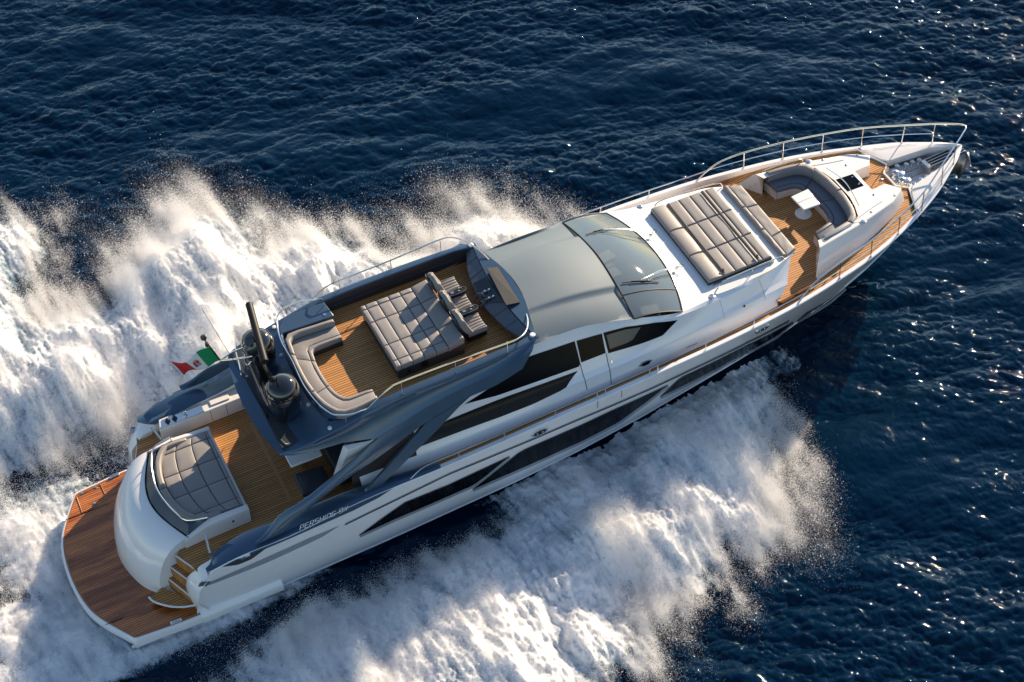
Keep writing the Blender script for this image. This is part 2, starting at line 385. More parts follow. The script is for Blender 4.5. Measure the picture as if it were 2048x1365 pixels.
# dark blue-grey band on the aft topsides with the lettering
def hull_top(x): return zs_(x)+.018
bt = []; 
bandb = [ON(*q, hull_y, 0, 6) for q in [('m', 560, 520), ('m', 705, 455), ('m', 1100, 285), ('m', 1530, 95), ('h', 580, 880), ('h', 720, 790), ('h', 900, 722), ('h', 1052, 658)]]
bandb = resamp(bandb, 50)
for sg in (-1, 1):
    mb = MB(); rows = []
    for p in bandb:
        zt = max(hull_top(p[0]), p[2]+.002)
        rows.append([(p[0], sg*(hull_y(p[0], p[2]+(zt-p[2])*t)+.006), p[2]+(zt-p[2])*t) for t in np.linspace(0, 1, 5)])
    mb.grid(rows); mb.build('aft_side_band', BLUEG, YACHT)
GLY = {'P': [[(0, 0), (0, 1)], [(0, 1), (1, 1), (1, .45), (0, .45)]], 'E': [[(1, 0), (0, 0), (0, 1), (1, 1)], [(0, .5), (.9, .5)]],
       'R': [[(0, 0), (0, 1), (1, 1), (1, .5), (0, .5)], [(.55, .5), (1, 0)]], 'S': [[(1, 1), (0, 1), (0, .52), (1, .52), (1, 0), (0, 0)]],
       'H': [[(0, 0), (0, 1)], [(1, 0), (1, 1)], [(0, .5), (1, .5)]], 'I': [[(0, 0), (0, 1)]], 'N': [[(0, 0), (0, 1), (1, 1), (1, 0)]],
       'G': [[(1, 1), (0, 1), (0, 0), (1, 0), (1, .5), (.5, .5)]], '9': [[(0, 0), (1, 0), (1, 1), (0, 1), (0, .5), (1, .5)]], 'X': [[(0, 0), (1, 1)], [(0, 1), (1, 0)]]}
A = ON('m', 1020, 280, hull_y, 0, 6); B = ON('m', 1448, 98, hull_y, 0, 6); A2 = ON('m', 1030, 245, hull_y, 0, 6)
for sg in (-1, 1):
    le = MB(); txt = 'PERSHING 9X'; wtot = sum(.35 if c == 'I' else .75 if c == ' ' else 1.5 for c in txt)-.5; u0 = 0
    H = .19; Lx = B[0]-A[0]
    order = txt
    for ch in order:
        for st in GLY.get(ch, []):
            for p, q in zip(st[:-1], st[1:]):
                p = np.array(p, float); q = np.array(q, float); d = q-p; ln = np.hypot(*(d*[.28, .14])); 
                def place(g):
                    uu = (u0+g[0])/wtot
                    if sg > 0: uu = 1-uu
                    x = A[0]+Lx*uu+(.05*g[1]); z = A[2]+(B[2]-A[2])*uu+H*g[1]
                    return np.array([x, sg*(hull_y(x, z)+.016), z])
                a_, b_ = place(p-d*.02), place(q+d*.02); t_ = b_-a_; t_ /= np.linalg.norm(t_)
                nn = np.cross(t_, [0, sg, 0]); nn /= np.linalg.norm(nn); wv = nn*.010
                le.add([a_-wv, b_-wv, b_+wv, a_+wv], [(0, 1, 2, 3)])
        u0 += .35+.3 if ch == 'I' else .75 if ch == ' ' else 1.5
    le.build('name_lettering', LAMP, HULL)

# ------------------------------------------------------------------ bathing platform
po = [(0.02, .0), (.04, .9), (.14, 1.3), (.42, 1.86), (.95, 2.6), (2.55, 2.74), (3.0, 2.74)]
po = [(x, y) for x, y in po]
outl = [(x, -y) for x, y in po[::-1]]+po[1:]
core = cr([(3.0, -2.76), (2.3, -2.76), (1.0, -2.66)], 3)+cr([(.9, -2.62), (.42, -1.88), (.14, -1.32), (0.0, -.7), (-.04, 0), (0.0, .7), (.14, 1.32), (.42, 1.88), (.9, 2.62)], 5)+cr([(1.0, 2.66), (2.3, 2.76), (3.0, 2.76)], 3)
pm = MB()
def ring(off, z): 
    c = np.array([1.7, 0]); return [((p[0]-c[0])*(1-off/1.7)+c[0], p[1]*(1-off/2.7), z) for p in core]
rows = [ring(.35, .22), ring(.12, .25), ring(.0, .36), ring(-.01, .55), ring(.02, .62), ring(.06, .64), ring(.075, .632)]
pm.grid(rows, cv=True); pm.poly(ring(.35, .22)); pm.poly(ring(.075, .632))
PLATF = pm.build('bathing_platform', WHITE, YACHT, ang=40)
pm = MB(); pm.poly(ring(.075, .640)); pm.build('platform_planking', PLAT, PLATF)
pm = MB(); pm.grid([ring(.075, .644), ring(.115, .645)], cv=True); pm.build('platform_margin', TRIMD, PLATF)
pm = MB()
for a, b in (((78, 632), (310, 545)), ((288, 1183), (380, 1145))):
    A_, B_ = U('a', *a, .648), U('a', *b, .648); pm.tube([A_, B_], .008, 4)
pm.build('platform_seam', BLACKM, PLATF, sep=True)
pm = MB(); q = [U('a', *p, .65) for p in ((140, 510), (265, 445), (300, 520), (170, 595))]; pm.tube(q+[q[0]], .014, 4)
HT = pm.build('platform_hatch', TRIM, PLATF)
pm = MB()
for p in ((240, 460), (168, 492), (233, 545)): pm.lathe(U('a', *p, .645), [(.035, 0), (.04, .012), (.02, .02)], 12)
pm.build('hatch_fitting', STEEL, HT, sep=True)
for q in ([(312, 410), (362, 388)], [(632, 1175), (692, 1152)]):
    pm = MB(); a, b = U('a', *q[0], .66), U('a', *q[1], .66); d = (b-a)/np.linalg.norm(b-a); ang = math.atan2(d[1], d[0])
    from mathutils import Euler
    pm.box((a+b)/2, (np.linalg.norm(b-a), .10, .03), Euler((0, 0, ang))); c0 = (a+b)/2
    pm.tube([a+d*.04+[0, 0, .06], b-d*.04+[0, 0, .06]], .016, 6); pm.tube([c0, c0+[0, 0, .06]], .02, 6)
    pm.build('pop_up_cleat', STEEL, PLATF, bevel=.01)
# side sponson strip running forward from the platform
pm = MB()
for sg in (-1, 1):
    rows = []
    for x in np.linspace(2.7, 4.95, 16):
        yo = np.interp(x, [2.7, 4.95], [2.80, 2.82]); yi = hull_y(x, .75)-.03
        rows.append([(x, sg*yi, .74), (x, sg*(yo-.03), .62), (x, sg*yo, .56), (x, sg*(yo-.01), .34), (x, sg*(yi-.05), .25)])
    pm.grid(rows); pm.poly(rows[-1]); pm.poly(rows[0])
pm.build('stern_sponson', WHITE, YACHT, ang=40, sep=True)

# ------------------------------------------------------------------ transom garage hood
hb = [(1.98, -1.62), (1.66, -1.2), (1.45, -.6), (1.37, 0), (1.45, .6), (1.66, 1.2), (1.98, 1.62)]
hb = resamp(cr(hb, 6), 33)
ht = [(3.08, -1.58), (2.81, -1.0), (2.63, -.5), (2.56, 0), (2.63, .5), (2.81, 1.0), (3.08, 1.58)]
ht = resamp(cr(ht, 6), 33)
mb = MB(); rows = []
for t in np.linspace(0, 1, 14):
    zz = .64+1.80*math.sin(t*math.pi/2)**.9; s_ = 1-math.cos(t*math.pi/2); s_ = .22*t+.78*s_
    rows.append([(hb[i][0]+(ht[i][0]-hb[i][0])*s_, (hb[i][1]+(ht[i][1]-hb[i][1])*t), zz) for i in range(33)])
mb.grid(rows)
mb.grid([[r[0] for r in rows], [(3.2, -1.56, r[0][2]) for r in rows]]); mb.grid([[r[-1] for r in rows], [(3.2, 1.56, r[-1][2]) for r in rows]])
GAR = mb.build('garage_hood', WHITE, YACHT, ang=50)
mb = MB(); mb.tube([(p[0]+.0, p[1]*1.003, 2.448) for p in ht], .012, 5); mb.build('hood_seal', BLACKM, GAR)
# dark band behind the aft sunbathing pad
hi = [(3.68, -1.44), (3.2, -1.36), (3.0, -.92), (2.88, -.5), (2.84, 0), (2.88, .5), (3.0, .92), (3.2, 1.36), (3.68, 1.44)]
ho = [(3.66, -1.50), (3.1, -1.56), (2.83, -1.0), (2.65, -.5), (2.58, 0), (2.65, .5), (2.83, 1.0), (3.1, 1.56), (3.66, 1.50)]
hi = resamp(hi, 40); ho = resamp(ho, 40)
mb = MB(); mb.grid([[(p[0], p[1], 2.45) for p in ho], [((p[0]+q[0])/2, (p[1]+q[1])/2, 2.56) for p, q in zip(ho, hi)], [(p[0], p[1], 2.66) for p in hi], [(p[0]+.05, p[1]*.96, 2.66) for p in hi], [(p[0]+.06, p[1]*.95, 2.4) for p in hi]])
mb.build('hood_band', BANDB, YACHT)
# white plinth under the pad
mb = MB()
pl = [(4.74, -1.42), (3.7, -1.46), (3.05, -1.56), (2.95, -1.62), (4.72, -1.58)]
for sg in (-1, 1):
    mb.grid([[(2.9, sg*1.66, .66), (3.5, sg*1.66, 1.9), (4.74, sg*1.64, 1.9)], [(2.95, sg*1.62, 2.38), (3.72, sg*1.56, 2.62), (4.78, sg*1.54, 2.54)],
             [(3.05, sg*1.55, 2.46), (3.72, sg*1.42, 2.66), (4.78, sg*1.40, 2.58)], [(3.2, sg*1.3, 2.4), (3.72, sg*1.3, 2.4), (4.78, sg*1.3, 2.4)]])
mb.box((4.0, 0, 2.2), (1.55, 3.08, .62))
PLN_ = mb.build('pad_plinth', CREAM, YACHT, bevel=.02)
mb = MB()
for sg in (-1, 1): mb.lathe((4.3, sg*1.565, 2.35), [(.035, 0), (.035, .02), (.02, .025)], 12, ax=(0, sg, .1))
mb.build('plinth_latch', DARKP, PLN_, sep=True)
# rail round the pad
rl = [(3.72, -1.44, 2.66), (3.68, -1.46, 2.78), (3.21, -1.32, 2.80), (3.02, -.95, 2.80), (2.9, -.5, 2.80), (2.84, 0, 2.80), (2.9, .5, 2.80), (3.02, .95, 2.80), (3.21, 1.32, 2.80), (3.68, 1.46, 2.78), (3.72, 1.44, 2.66)]
mb = MB(); mb.tube(cr(rl, 5), .022, 8)
for y in (-.95, -.35, .35, .95): x = np.interp(abs(y), [0, .5, .95], [2.84, 2.9, 3.02]); mb.tube([(x+.02, y, 2.64), (x, y, 2.8)], .014, 6)
mb.build('pad_rail', STEEL, YACHT)

# ------------------------------------------------------------------ steps down to the platform
zz = [2.06, 1.6, 1.15]
E3 = [[(2.62, -1.66), (3.02, -2.5)], [(2.42, -1.62), (2.85, -2.55)], [(2.25, -1.56), (2.65, -2.5)], [(1.96, -1.55), (2.45, -2.3)]]
for sg in (-1, 1):
    mb = MB(); tr = MB()
    for k in range(3):
        a, b = E3[k]; c_, d_ = E3[k+1] if k < 2 else E3[3]
        a2, b2 = (np.array(a)+[.5, 0]), (np.array(b)+[.5, 0])
        pts = [(a[0], -sg*a[1]*-1 if False else sg*abs(a[1])), (b[0], sg*abs(b[1])), (b2[0], sg*abs(b2[1])), (a2[0], sg*abs(a2[1]))]
        mb.prism([(p[0], p[1], zz[k]) for p in pts], z0=zz[k]-.46)
        ins = [(p[0]+(.03 if i < 2 else 0), p[1], zz[k]+.004) for i, p in enumerate(pts)]; tr.poly(ins); tr.add([(pts[0][0]-.006, pts[0][1], zz[k]-.05), (pts[1][0]-.006, pts[1][1], zz[k]-.05), (pts[1][0]-.006, pts[1][1], zz[k]-.46), (pts[0][0]-.006, pts[0][1], zz[k]-.46)], [(0, 1, 2, 3)])
    pts = [(1.96, sg*1.55), (2.45, sg*2.3), (2.9, sg*2.5), (2.5, sg*1.6)]; mb.prism([(p[0], p[1], .72) for p in pts], z0=.6)
    st = mb.build('boarding_steps', CREAM, YACHT, bevel=.015); tr.build('step_tread', DECK, st, sep=True)
for sg in (-1,):
    q = [(1.68, 1.72), (2.07, 1.62), (2.45, 2.05), (2.68, 2.5)]; q2 = [(1.66, 1.73), (1.75, 1.95), (2.05, 2.25), (2.35, 2.43), (2.70, 2.53)]
    pl = [(x, sg*y, .86) for x, y in q]+[(x, sg*y, .86) for x, y in q2[::-1][1:-1]]
    mb = MB(); mb.prism(pl, .05); o = mb.build('folding_step', DECK, YACHT)
    mb = MB(); mb.tube(cr([(x, sg*y, .88) for x, y in q2]+[(2.66, sg*2.44, .9)], 5), .028, 8); mb.build('step_edge_tube', WHITE, o)

# ------------------------------------------------------------------ cockpit
SOLE = 2.1
mb = MB(); mb.prism([(3.0, -2.62), (9.2, -2.7), (9.2, 2.7), (3.0, 2.62), (2.75, 1.6), (4.6, 1.5), (4.6, -1.5), (2.75, -1.6)], z1=SOLE, z0=SOLE-.08); ck = mb.build('cockpit_sole', DECK, YACHT)
mb = MB(); q = [U('a', *p, SOLE+.006) for p in ((1045, 120), (1255, 535))]; d = np.array([.10, 0, 0]); mb.poly([q[0], q[1], q[1]+d, q[0]+d])
mb.build('sole_margin', TRIM, ck)
# side coamings: cap + inner face
for sg in (-1, 1):
    mb = MB(); rows = []
    for x in np.linspace(3.15, 9.6, 34):
        yo = ys_(x)-.02; zt = zs_(max(x, 3.3))+.02
        yi = np.interp(x, [3.15, 3.5, 4.2, 5.5, 7.2, 9.6], [2.72, 2.34, 2.26, 2.34, 2.52, 2.8]); zi = zt+np.interp(x, [3.1, 4.2, 5, 6.5], [-.10, -.02, .0, -.02])
        rows.append([(x, sg*yo, zt), (x, sg*(yo-.1), zt+.035), (x, sg*(yi+.06), zi+.02), (x, sg*yi, zi-.02)])
    mb.grid(rows); mb.build('coaming_cap', BLUEG, YACHT)
    mb = MB(); mb.grid([[r[-1] for r in rows], [(r[-1][0], r[-1][1]+sg*.05, SOLE-.02) for r in rows]]); mb.build('coaming_liner', CREAM, YACHT)
    # stern quarter nose below the flap
    mb = MB()
    n0 = [(2.66, 2.06, .66), (2.66, 2.5, .66), (2.95, 2.74, .66)]
    n1 = [(2.6, 2.14, 1.3), (2.58, 2.5, 1.3), (2.72, 2.78, 1.25)]
    n2 = [(2.72, 2.28, 1.85), (2.70, 2.5, 1.86), (2.85, 2.80, 1.78)]
    n3 = [(3.12, 2.36, 2.2), (3.1, 2.55, 2.24), (3.2, 2.84, 2.2)]
    n4 = [(3.7, 2.34, 2.32), (3.7, 2.55, 2.40), (3.75, 2.90, 2.52)]
    mb.grid([[(x, sg*y, z) for x, y, z in r] for r in (n0, n1, n2, n3, n4)])
    mb.grid([[(x, sg*y, z) for x, y, z in (r[0],)]+[(max(r[0][0], 3.0)+.3, sg*2.36, r[0][2])] for r in (n0, n1, n2, n3, n4)])
    mb.build('stern_quarter', WHITE, YACHT, ang=50)
    # raised mooring flap
    fl = [U('m', *q, z) for q, z in (((172, 532), 2.50), ((490, 556), 2.58), ((622, 412), 2.74), ((322, 403), 2.66))]; fl = [(p[0], -p[1], p[2]) for p in fl]
    mb = MB(); mb.prism([(x, sg*y, z) for x, y, z in fl], .05); mb.build('mooring_flap', BLUEG, YACHT, bevel=.02)
    mb = MB(); mb.tube([(3.75, sg*2.7, 2.3), (3.75, sg*2.7, 2.52)], .035, 8); mb.tube([(4.15, sg*2.84, 2.4), (4.15, sg*2.84, 2.6)], .02, 8); mb.build('flap_strut', DARKP, YACHT, sep=True)
    # boarding gate post
    mb = MB(); a, b = (3.46, 1.62, 2.62), (3.42, 2.28, 2.46)
    a = (3.5, 1.74, 2.5); mb.tube([(a[0], sg*a[1], a[2]), (b[0], sg*b[1], b[2])], [.03, .045], 6); mb.build('boarding_gate', STEEL, YACHT)
# port wet bar
mb = MB(); mb.prism([(3.55, 1.95), (7.6, 2.02), (7.6, 2.46), (5.5, 2.36), (3.65, 2.32)], z0=SOLE, z1=2.62); wb = mb.build('wet_bar', CREAM, YACHT, bevel=.02)
mb = MB(); mb.prism([(3.62, 1.98), (4.85, 2.0), (4.85, 2.30), (3.7, 2.26)], z0=2.6, z1=2.632); mb.build('worktop', STEEL, wb, bevel=.006)
for x in (3.85, 4.05, 4.35):
    mb = MB(); mb.lathe((x, 2.14, 2.634), [(.07, 0), (.075, .01), (.055, .012), (.05, .05), (.05, .06)], 16); mb.lathe((x, 2.14, 2.69), [(.035, 0), (.04, .05), (.02, .07)], 14); mb.build('tap', STEEL if x > 4.3 else DARKP, wb, sep=True)
mb = MB()
for x in (5.0, 5.45, 5.9, 6.5): mb.box((x, 1.955 + (x-3.55)*.017, 2.36), (.012, .02, .42))
mb.build('cabinet_seam', DARKP, wb, sep=True)
mb = MB(); mb.box((5.35, 2.2, 2.645), (.55, .22, .03)); mb.build('icebox_lid', CREAM, wb, bevel=.01)
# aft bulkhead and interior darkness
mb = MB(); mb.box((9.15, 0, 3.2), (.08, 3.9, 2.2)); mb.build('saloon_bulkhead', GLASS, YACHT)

# ------------------------------------------------------------------ side deck + foredeck planking
DKX = np.r_[np.linspace(9.2, 24, 60), np.linspace(24.2, 26.2, 12)]
def dz_(x): return zs_(x)-np.interp(x, [18, 21, 23, 25], [.27, .22, .12, .05])
def blk_y(x): return np.interp(x, [20.3, 21.6, 23.5, 24.95], [2.1, 1.95, 1.55, 1.05])
mb = MB(); X1 = np.linspace(9.2, 20.35, 50)
mb.grid([[(x, (ys_(x)-.10)*q, dz_(x)) for q in (-1, -.5, 0, .5, 1)] for x in X1])
for sg in (-1, 1):
    mb.grid([[(x, sg*(ys_(x)-.10), dz_(x)), (x, sg*blk_y(x), dz_(x))] for x in np.linspace(20.35, 24.62, 26)])
rows = []
for q in np.linspace(-1, 1, 41):
    r = []
    for t in np.linspace(0, 1, 8):
        yy = q*1.97; xf = np.interp(abs(yy), [0, .30, .57, 1.5, 1.97], [25.55, 25.55, 25.84, 25.50, 25.4]); x = 24.62+(xf-24.62)*t
        r.append((x, q*(ys_(x)-.10), dz_(x)))
    rows.append(r)
mb.grid(rows)
mb.build('side_deck', DECK, YACHT)
mb = MB()
for sg in (-1, 1):
    mb.grid([[(x, sg*(ys_(x)-.14), dz_(x)+.004), (x, sg*(ys_(x)-.20), dz_(x)+.004)] for x in DKX])
mb.build('deck_margin', TRIM, YACHT, sep=True)

# ------------------------------------------------------------------ superstructure sides
RX = dict(
 R0=([7.6, 11, 13, 15, 17.7, 19.2, 20.2], [2.5, 2.6, 2.66, 2.67, 2.58, 2.5, 2.42], [2.75, 2.84, 2.91, 2.96, 3.02, 3.06, 3.08]),
 Ra=([7.6, 11, 13, 15, 17.7, 19.2, 20.4], [2.36, 2.46, 2.56, 2.6, 2.5, 2.40, 2.28], [3.15, 3.18, 3.22, 3.28, 3.32, 3.34, 3.32]),
 R1=([7.7, 11.8, 13, 14.8, 17, 19, 20.7], [2.22, 2.34, 2.44, 2.52, 2.46, 2.3, 2.1], [3.42, 3.46, 3.48, 3.54, 3.58, 3.58, 3.5]),
 R1b=([7.8, 11.8, 13, 14.8, 17, 19, 20.8], [2.10, 2.24, 2.33, 2.42, 2.40, 2.22, 1.95], [3.54, 3.58, 3.60, 3.66, 3.68, 3.66, 3.58]),
 R2=([8.4, 11.8, 13, 14.8, 16.5, 18, 19.5, 21], [1.96, 2.08, 2.16, 2.27, 2.34, 2.22, 2.06, 1.7], [4.22, 4.14, 4.06, 3.98, 3.9, 3.86, 3.84, 3.78]),
 R3=([8.7, 11.8, 12.8, 14.1, 14.9, 16, 17, 18, 19.5, 21.1], [1.88, 1.9, 1.92, 1.97, 2.02, 2.14, 2.22, 2.13, 1.98, 1.58], [4.6, 4.62, 4.6, 4.55, 4.48, 4.38, 4.2, 4.04, 3.98, 3.9]),
 R4=([9, 12, 13, 14.4, 15.87, 17.3, 18.3, 19.5, 20.5, 21.33], [1.8, 1.8, 1.82, 1.87, 2.05, 2.13, 2.02, 1.9, 1.78, 1.46], [4.74, 4.8, 4.86, 4.86, 4.57, 4.19, 4.09, 4.05, 4.02, 3.94]))
RK = ['R0', 'Ra', 'R1', 'R1b', 'R2', 'R3', 'R4']
def rowp(k, x): a, y, z = RX[k]; return np.array([x, herm(x, a, y), herm(x, a, z)])
def ss_y(x, z):
    P = [rowp(k, x) for k in RK]; return np.interp(z, [p[2] for p in P], [p[1] for p in P])
SS = MB()
for sg in (-1, 1):
    rows = []
    for k in RK:
        a = RX[k][0]; rows.append([rowp(k, x)*[1, sg, 1] for x in np.linspace(a[0], a[-1], 90)])
    SS.grid(rows)
endw = [rowp(k, RX[k][0][-1])*[1, -1, 1] for k in RK]
SS.grid([endw, mir(endw)])
SUPER = SS.build('superstructure', SILVER, YACHT, ang=14)
side_strip('lower_side_window', [('h', 818, 578), ('h', 900, 500), ('h', 985, 420), ('h', 1300, 293), ('h', 1767, 124)], [('h', 818, 578), ('h', 1000, 510), ('h', 1300, 400), ('h', 1500, 322), ('h', 1690, 230), ('h', 1767, 124)], ss_y, BROWNG, SUPER, .01)
for (a, b) in (((1295, 295), (1325, 385)), ((1540, 210), (1545, 290))):
    side_strip('window_mullion', [('h', a[0]-6, a[1]), ('h', b[0]-6, b[1])], [('h', a[0]+8, a[1]), ('h', b[0]+8, b[1])], ss_y, BLACKM, SUPER, .015, n=6, nz=2)
side_strip('upper_side_window', [('h', 1095, 322), ('h', 1280, 200), ('d', 530, 1140), ('d', 700, 1083), ('d', 850, 1032)], [('h', 1095, 322), ('h', 1290, 270), ('h', 1500, 196), ('h', 1780, 96), ('d', 888, 1182)], ss_y, GLASS, SUPER, .01)
side_strip('side_door_window', [('d', 862, 1030), ('d', 1035, 980)], [('d', 895, 1177), ('d', 1062, 1112)], ss_y, GLASS, SUPER, .012, n=8)
side_strip('forward_side_window', [('d', 1045, 975), ('d', 1200, 935), ('d', 1400, 905), ('d', 1553, 888)], [('d', 1080, 1115), ('d', 1300, 1050), ('d', 1450, 993), ('d', 1553, 888)], ss_y, GLASS, SUPER, .012)
side_strip('window_reflection', [('d', 1065, 990), ('d', 1200, 950), ('d', 1300, 935)], [('d', 1090, 1085), ('d', 1200, 1045), ('d', 1245, 1020)], ss_y, mat('painted_reflection', (.10, .09, .075), .5, coat=.5), SUPER, .018, n=8)  # lighter reflection on the pane, laid on as a coloured patch
for x0_, y0_, x1_, y1_ in ((885, 1180, 935, 1365), (1065, 1115, 1100, 1330)):
    side_strip('door_seam', [('d', x0_-2, y0_), ('d', x1_-2, y1_)], [('d', x0_+3, y0_), ('d', x1_+3, y1_)], ss_y, DARKP, SUPER, .006, n=16, nz=2)
side_strip('door_handle', [('d', 1097, 1158), ('d', 1097, 1180)], [('d', 1107, 1158), ('d', 1107, 1180)], ss_y, STEEL, SUPER, .02, n=3, nz=2)
side_strip('oval_porthole', [('d', 1283, 1205), ('d', 1310, 1175), ('d', 1350, 1160), ('d', 1385, 1158)], [('d', 1283, 1205), ('d', 1320, 1207), ('d', 1360, 1190), ('d', 1385, 1158)], ss_y, LIP, SUPER, .006, n=16)
side_strip('porthole_glass', [('d', 1298, 1200), ('d', 1320, 1180), ('d', 1350, 1167), ('d', 1372, 1163)], [('d', 1298, 1200), ('d', 1325, 1200), ('d', 1355, 1186), ('d', 1372, 1163)], ss_y, GLASS, SUPER, .012, n=16)
for k in range(4):
    side_strip('air_vent', [('g', 1090+k*12, 425-k*5), ('g', 1130+k*8, 408-k*3)], [('g', 1090+k*12, 428-k*5), ('g', 1130+k*8, 411-k*3)], ss_y, DARKP, SUPER, .006, n=3, nz=2)
for q in ([(1275, 1140), (1000, 0)],): pass
side_strip('panel_seam', [('n', 610, 255), ('n', 640, 340), ('n', 660, 430)], [('n', 614, 255), ('n', 644, 340), ('n', 664, 430)], ss_y, LIP, SUPER, .005, n=12, nz=2)
side_strip('panel_seam', [('n', 970, 95), ('n', 1005, 180), ('n', 1022, 260)], [('n', 974, 95), ('n', 1009, 180), ('n', 1026, 260)], ss_y, LIP, SUPER, .005, n=12, nz=2)
side_strip('fuel_filler', [('n', 825, 320), ('n', 838, 308), ('n', 852, 318)], [('n', 825, 322), ('n', 838, 335), ('n', 852, 320)], ss_y, DARKP, SUPER, .01, n=9, nz=2)
# silver-white pillar seen under the overhang
for sg in (-1, 1):
    mb = MB(); A_, B_, C_, D_ = U('o', 860, 355, 4.35), U('o', 1330, 262, 4.35), U('o', 718, 790, 3.15), U('o', 925, 385, 4.33)
    E_ = D_*.45+C_*.55; F_ = C_+np.array([.10, -.05, -.02]); s3 = np.array([1, -sg, 1])
    pts = [p*s3 for p in (A_, D_+np.array([0, -.06, 0]), B_, C_, F_, A_+np.array([.5, .35, 0]))]
    mb.add(pts, [(0, 3, 4, 1), (1, 4, 2), (0, 1, 2), (0, 5, 3)]); mb.build('overhang_pillar', WHITE, YACHT, sep=True)
mb = MB()
for sg in (-1,): mb.grid([[(x, sg*np.interp(x, [7.0, 9.2], [2.35, 2.42]), z) for z in np.linspace(2.4, min(4.3, 3.15+(x-7.2)*.52), 5)] for x in np.linspace(7.4, 9.2, 8)])
mb.build('saloon_side_panel', mat('bronze_metallic_panel', (.11, .09, .082), .3, .5, .3), YACHT, sep=True)

# ------------------------------------------------------------------ windscreen, roof, foredeck trunk
def wrear(v): y = 2.05*v; return np.array([15.86-.02*v*v, y, 5.08-.51*abs(v)**1.7])
def wfront(v): y = 2.13*v; return np.array([17.69-.41*abs(v)**2.1, y, 4.285-.095*v*v])
VV = np.linspace(-1, 1, 41)
mb = MB()
mb.grid([[wrear(v)*(1-t)+wfront(v)*t+np.array([0, 0, .10*math.sin(math.pi*t)]) for v in VV] for t in np.linspace(0.0, 1, 12)])
gm, gt, gb = nodes('windscreen_glass')
gb.inputs['Base Color'].default_value = (.13, .18, .22, 1); gb.inputs['Roughness'].default_value = .02; gb.inputs['Coat Weight'].default_value = .3
gb.inputs['Alpha'].default_value = .72; gb.inputs['Specular IOR Level'].default_value = .5
WS = mb.build('windscreen', gm, YACHT)
mb = MB()
def wpt(v, t, o=0): p = wrear(v)*(1-t)+wfront(v)*t; return p+np.array([0, 0, .10*math.sin(math.pi*t)+o])
for v in (-.66,): mb.tube([wpt(v, t, .004) for t in np.linspace(0, 1, 10)], .016, 6)
mb.build('windscreen_mullion', BLACKM, WS, sep=True)
mb = MB(); mb.tube([wpt(v, 1, .004) for v in VV]+[wpt(1, t, .004) for t in np.linspace(1, 0, 10)][1:], .024, 6); mb.tube([wpt(-1, t, .004) for t in np.linspace(0, 1, 10)], .024, 6)
mb.build('windscreen_gasket', BLACKM, WS)
# dash and seats behind the glass
mb = MB(); mb.prism([(15.2, -1.9), (16.7, -2.0), (17.3, -1.0), (17.4, 0), (17.3, 1.0), (16.7, 2.0), (15.2, 1.9)], z1=4.0, z0=3.8)
mb.build('saloon_dash', DASHB, YACHT, bevel=.05)
mb = MB(); mb.box((16.5, .75, 4.06), (.5, .35, .04), Euler((0, .1, .2))); mb.box((16.35, .2, 4.06), (.45, .5, .04), Euler((0, .1, .1))); mb.box((16.6, -1.55, 4.05), (.5, .3, .04), Euler((0, .1, -.2)))
mb.build('chart_screen', mat('pale_papers', (.5, .5, .46), .6), YACHT, sep=True)
# roof
def redge(v): return np.array([13.38-.42*v*v, 1.95*v if abs(v) < .9 else 1.95*v, 5.27-.05*v*v])
mb = MB(); rows = []
VR = np.r_[np.linspace(-1, -.6, 9), [-.56, -.53, -.51], np.linspace(-.48, .48, 17), [.51, .53, .56], np.linspace(.6, 1, 9)]
for t in np.linspace(0, 1, 26):
    row = []
    for v in VR:
        a = np.array([13.38-.42*v*v, 1.84*v, 5.30-.43*abs(v)**3.0-.02]); b = wrear(v)
        p = a*(1-t)+b*t; av = abs(v)
        xx = p[0]
        if av >= .999: r4 = rowp('R4', xx); p[1] = math.copysign(r4[1]-.004, v); p[2] = r4[2]
        p[2] += .10*math.sin(math.pi*t)*(1-av**4)
        if av > .52: p[2] -= .085*min(1, (av-.52)/.035)*(1-t*.35)*((1-(av-.6)/.4) if av > .6 else 1)*min(1, .35+t)
        row.append(p)
    rows.append(row)
mb.grid(rows); ROOF = mb.build('roof', ROOFG, YACHT, ang=30)
mb = MB(); mb.tube([wrear(v)+np.array([.0, 0, .006]) for v in VV], .02, 6); mb.build('roof_trim', BLACKM, ROOF)
# lights at windscreen corner
# foredeck trunk top
mb = MB(); rows = []
def tr_edge(x): return rowp('R4', x)
for t in np.linspace(0, 1, 30):
    row = []
    for v in VV:
        a = wfront(v); xe = 17.3+(21.33-17.3)*t
        e = tr_edge(xe); av = abs(v)
        xb = a[0]+(21.33-a[0])*t
        zz_ = np.interp(xb, [17.2, 18.3, 19.5, 20.5, 21.33], [4.24, 4.15, 4.11, 4.05, 3.92])
        edge = tr_edge(max(17.3, xb))
        x = xb; y = edge[1]*v if av < 1 else math.copysign(edge[1], v)
        z = edge[2]+(zz_-edge[2]+.0)*(1-av**6); z = z*(1)+0
        if t == 0: x, y, z = a
        row.append((x, y, z))
    rows.append(row)
mb.grid(rows); TRUNK = mb.build('foredeck_trunk', WHITE, YACHT, ang=30)
mb = MB()
for sg in (-1, 1):
    p = U('p', 1426.7, 598, 4.1); mb.lathe((18.3, sg*1.98, 4.10), [(.085, 0), (.085, .02), (.06, .03), (.055, .025)], 20)
mb.build('deck_light', STEEL, TRUNK)
# recess under the pad
mb = MB(); mb.prism([(18.36, -1.66), (20.52, -1.62), (20.52, 1.62), (18.36, 1.66)], z1=4.122, z0=4.0); mb.build('pad_recess', LIP, TRUNK)
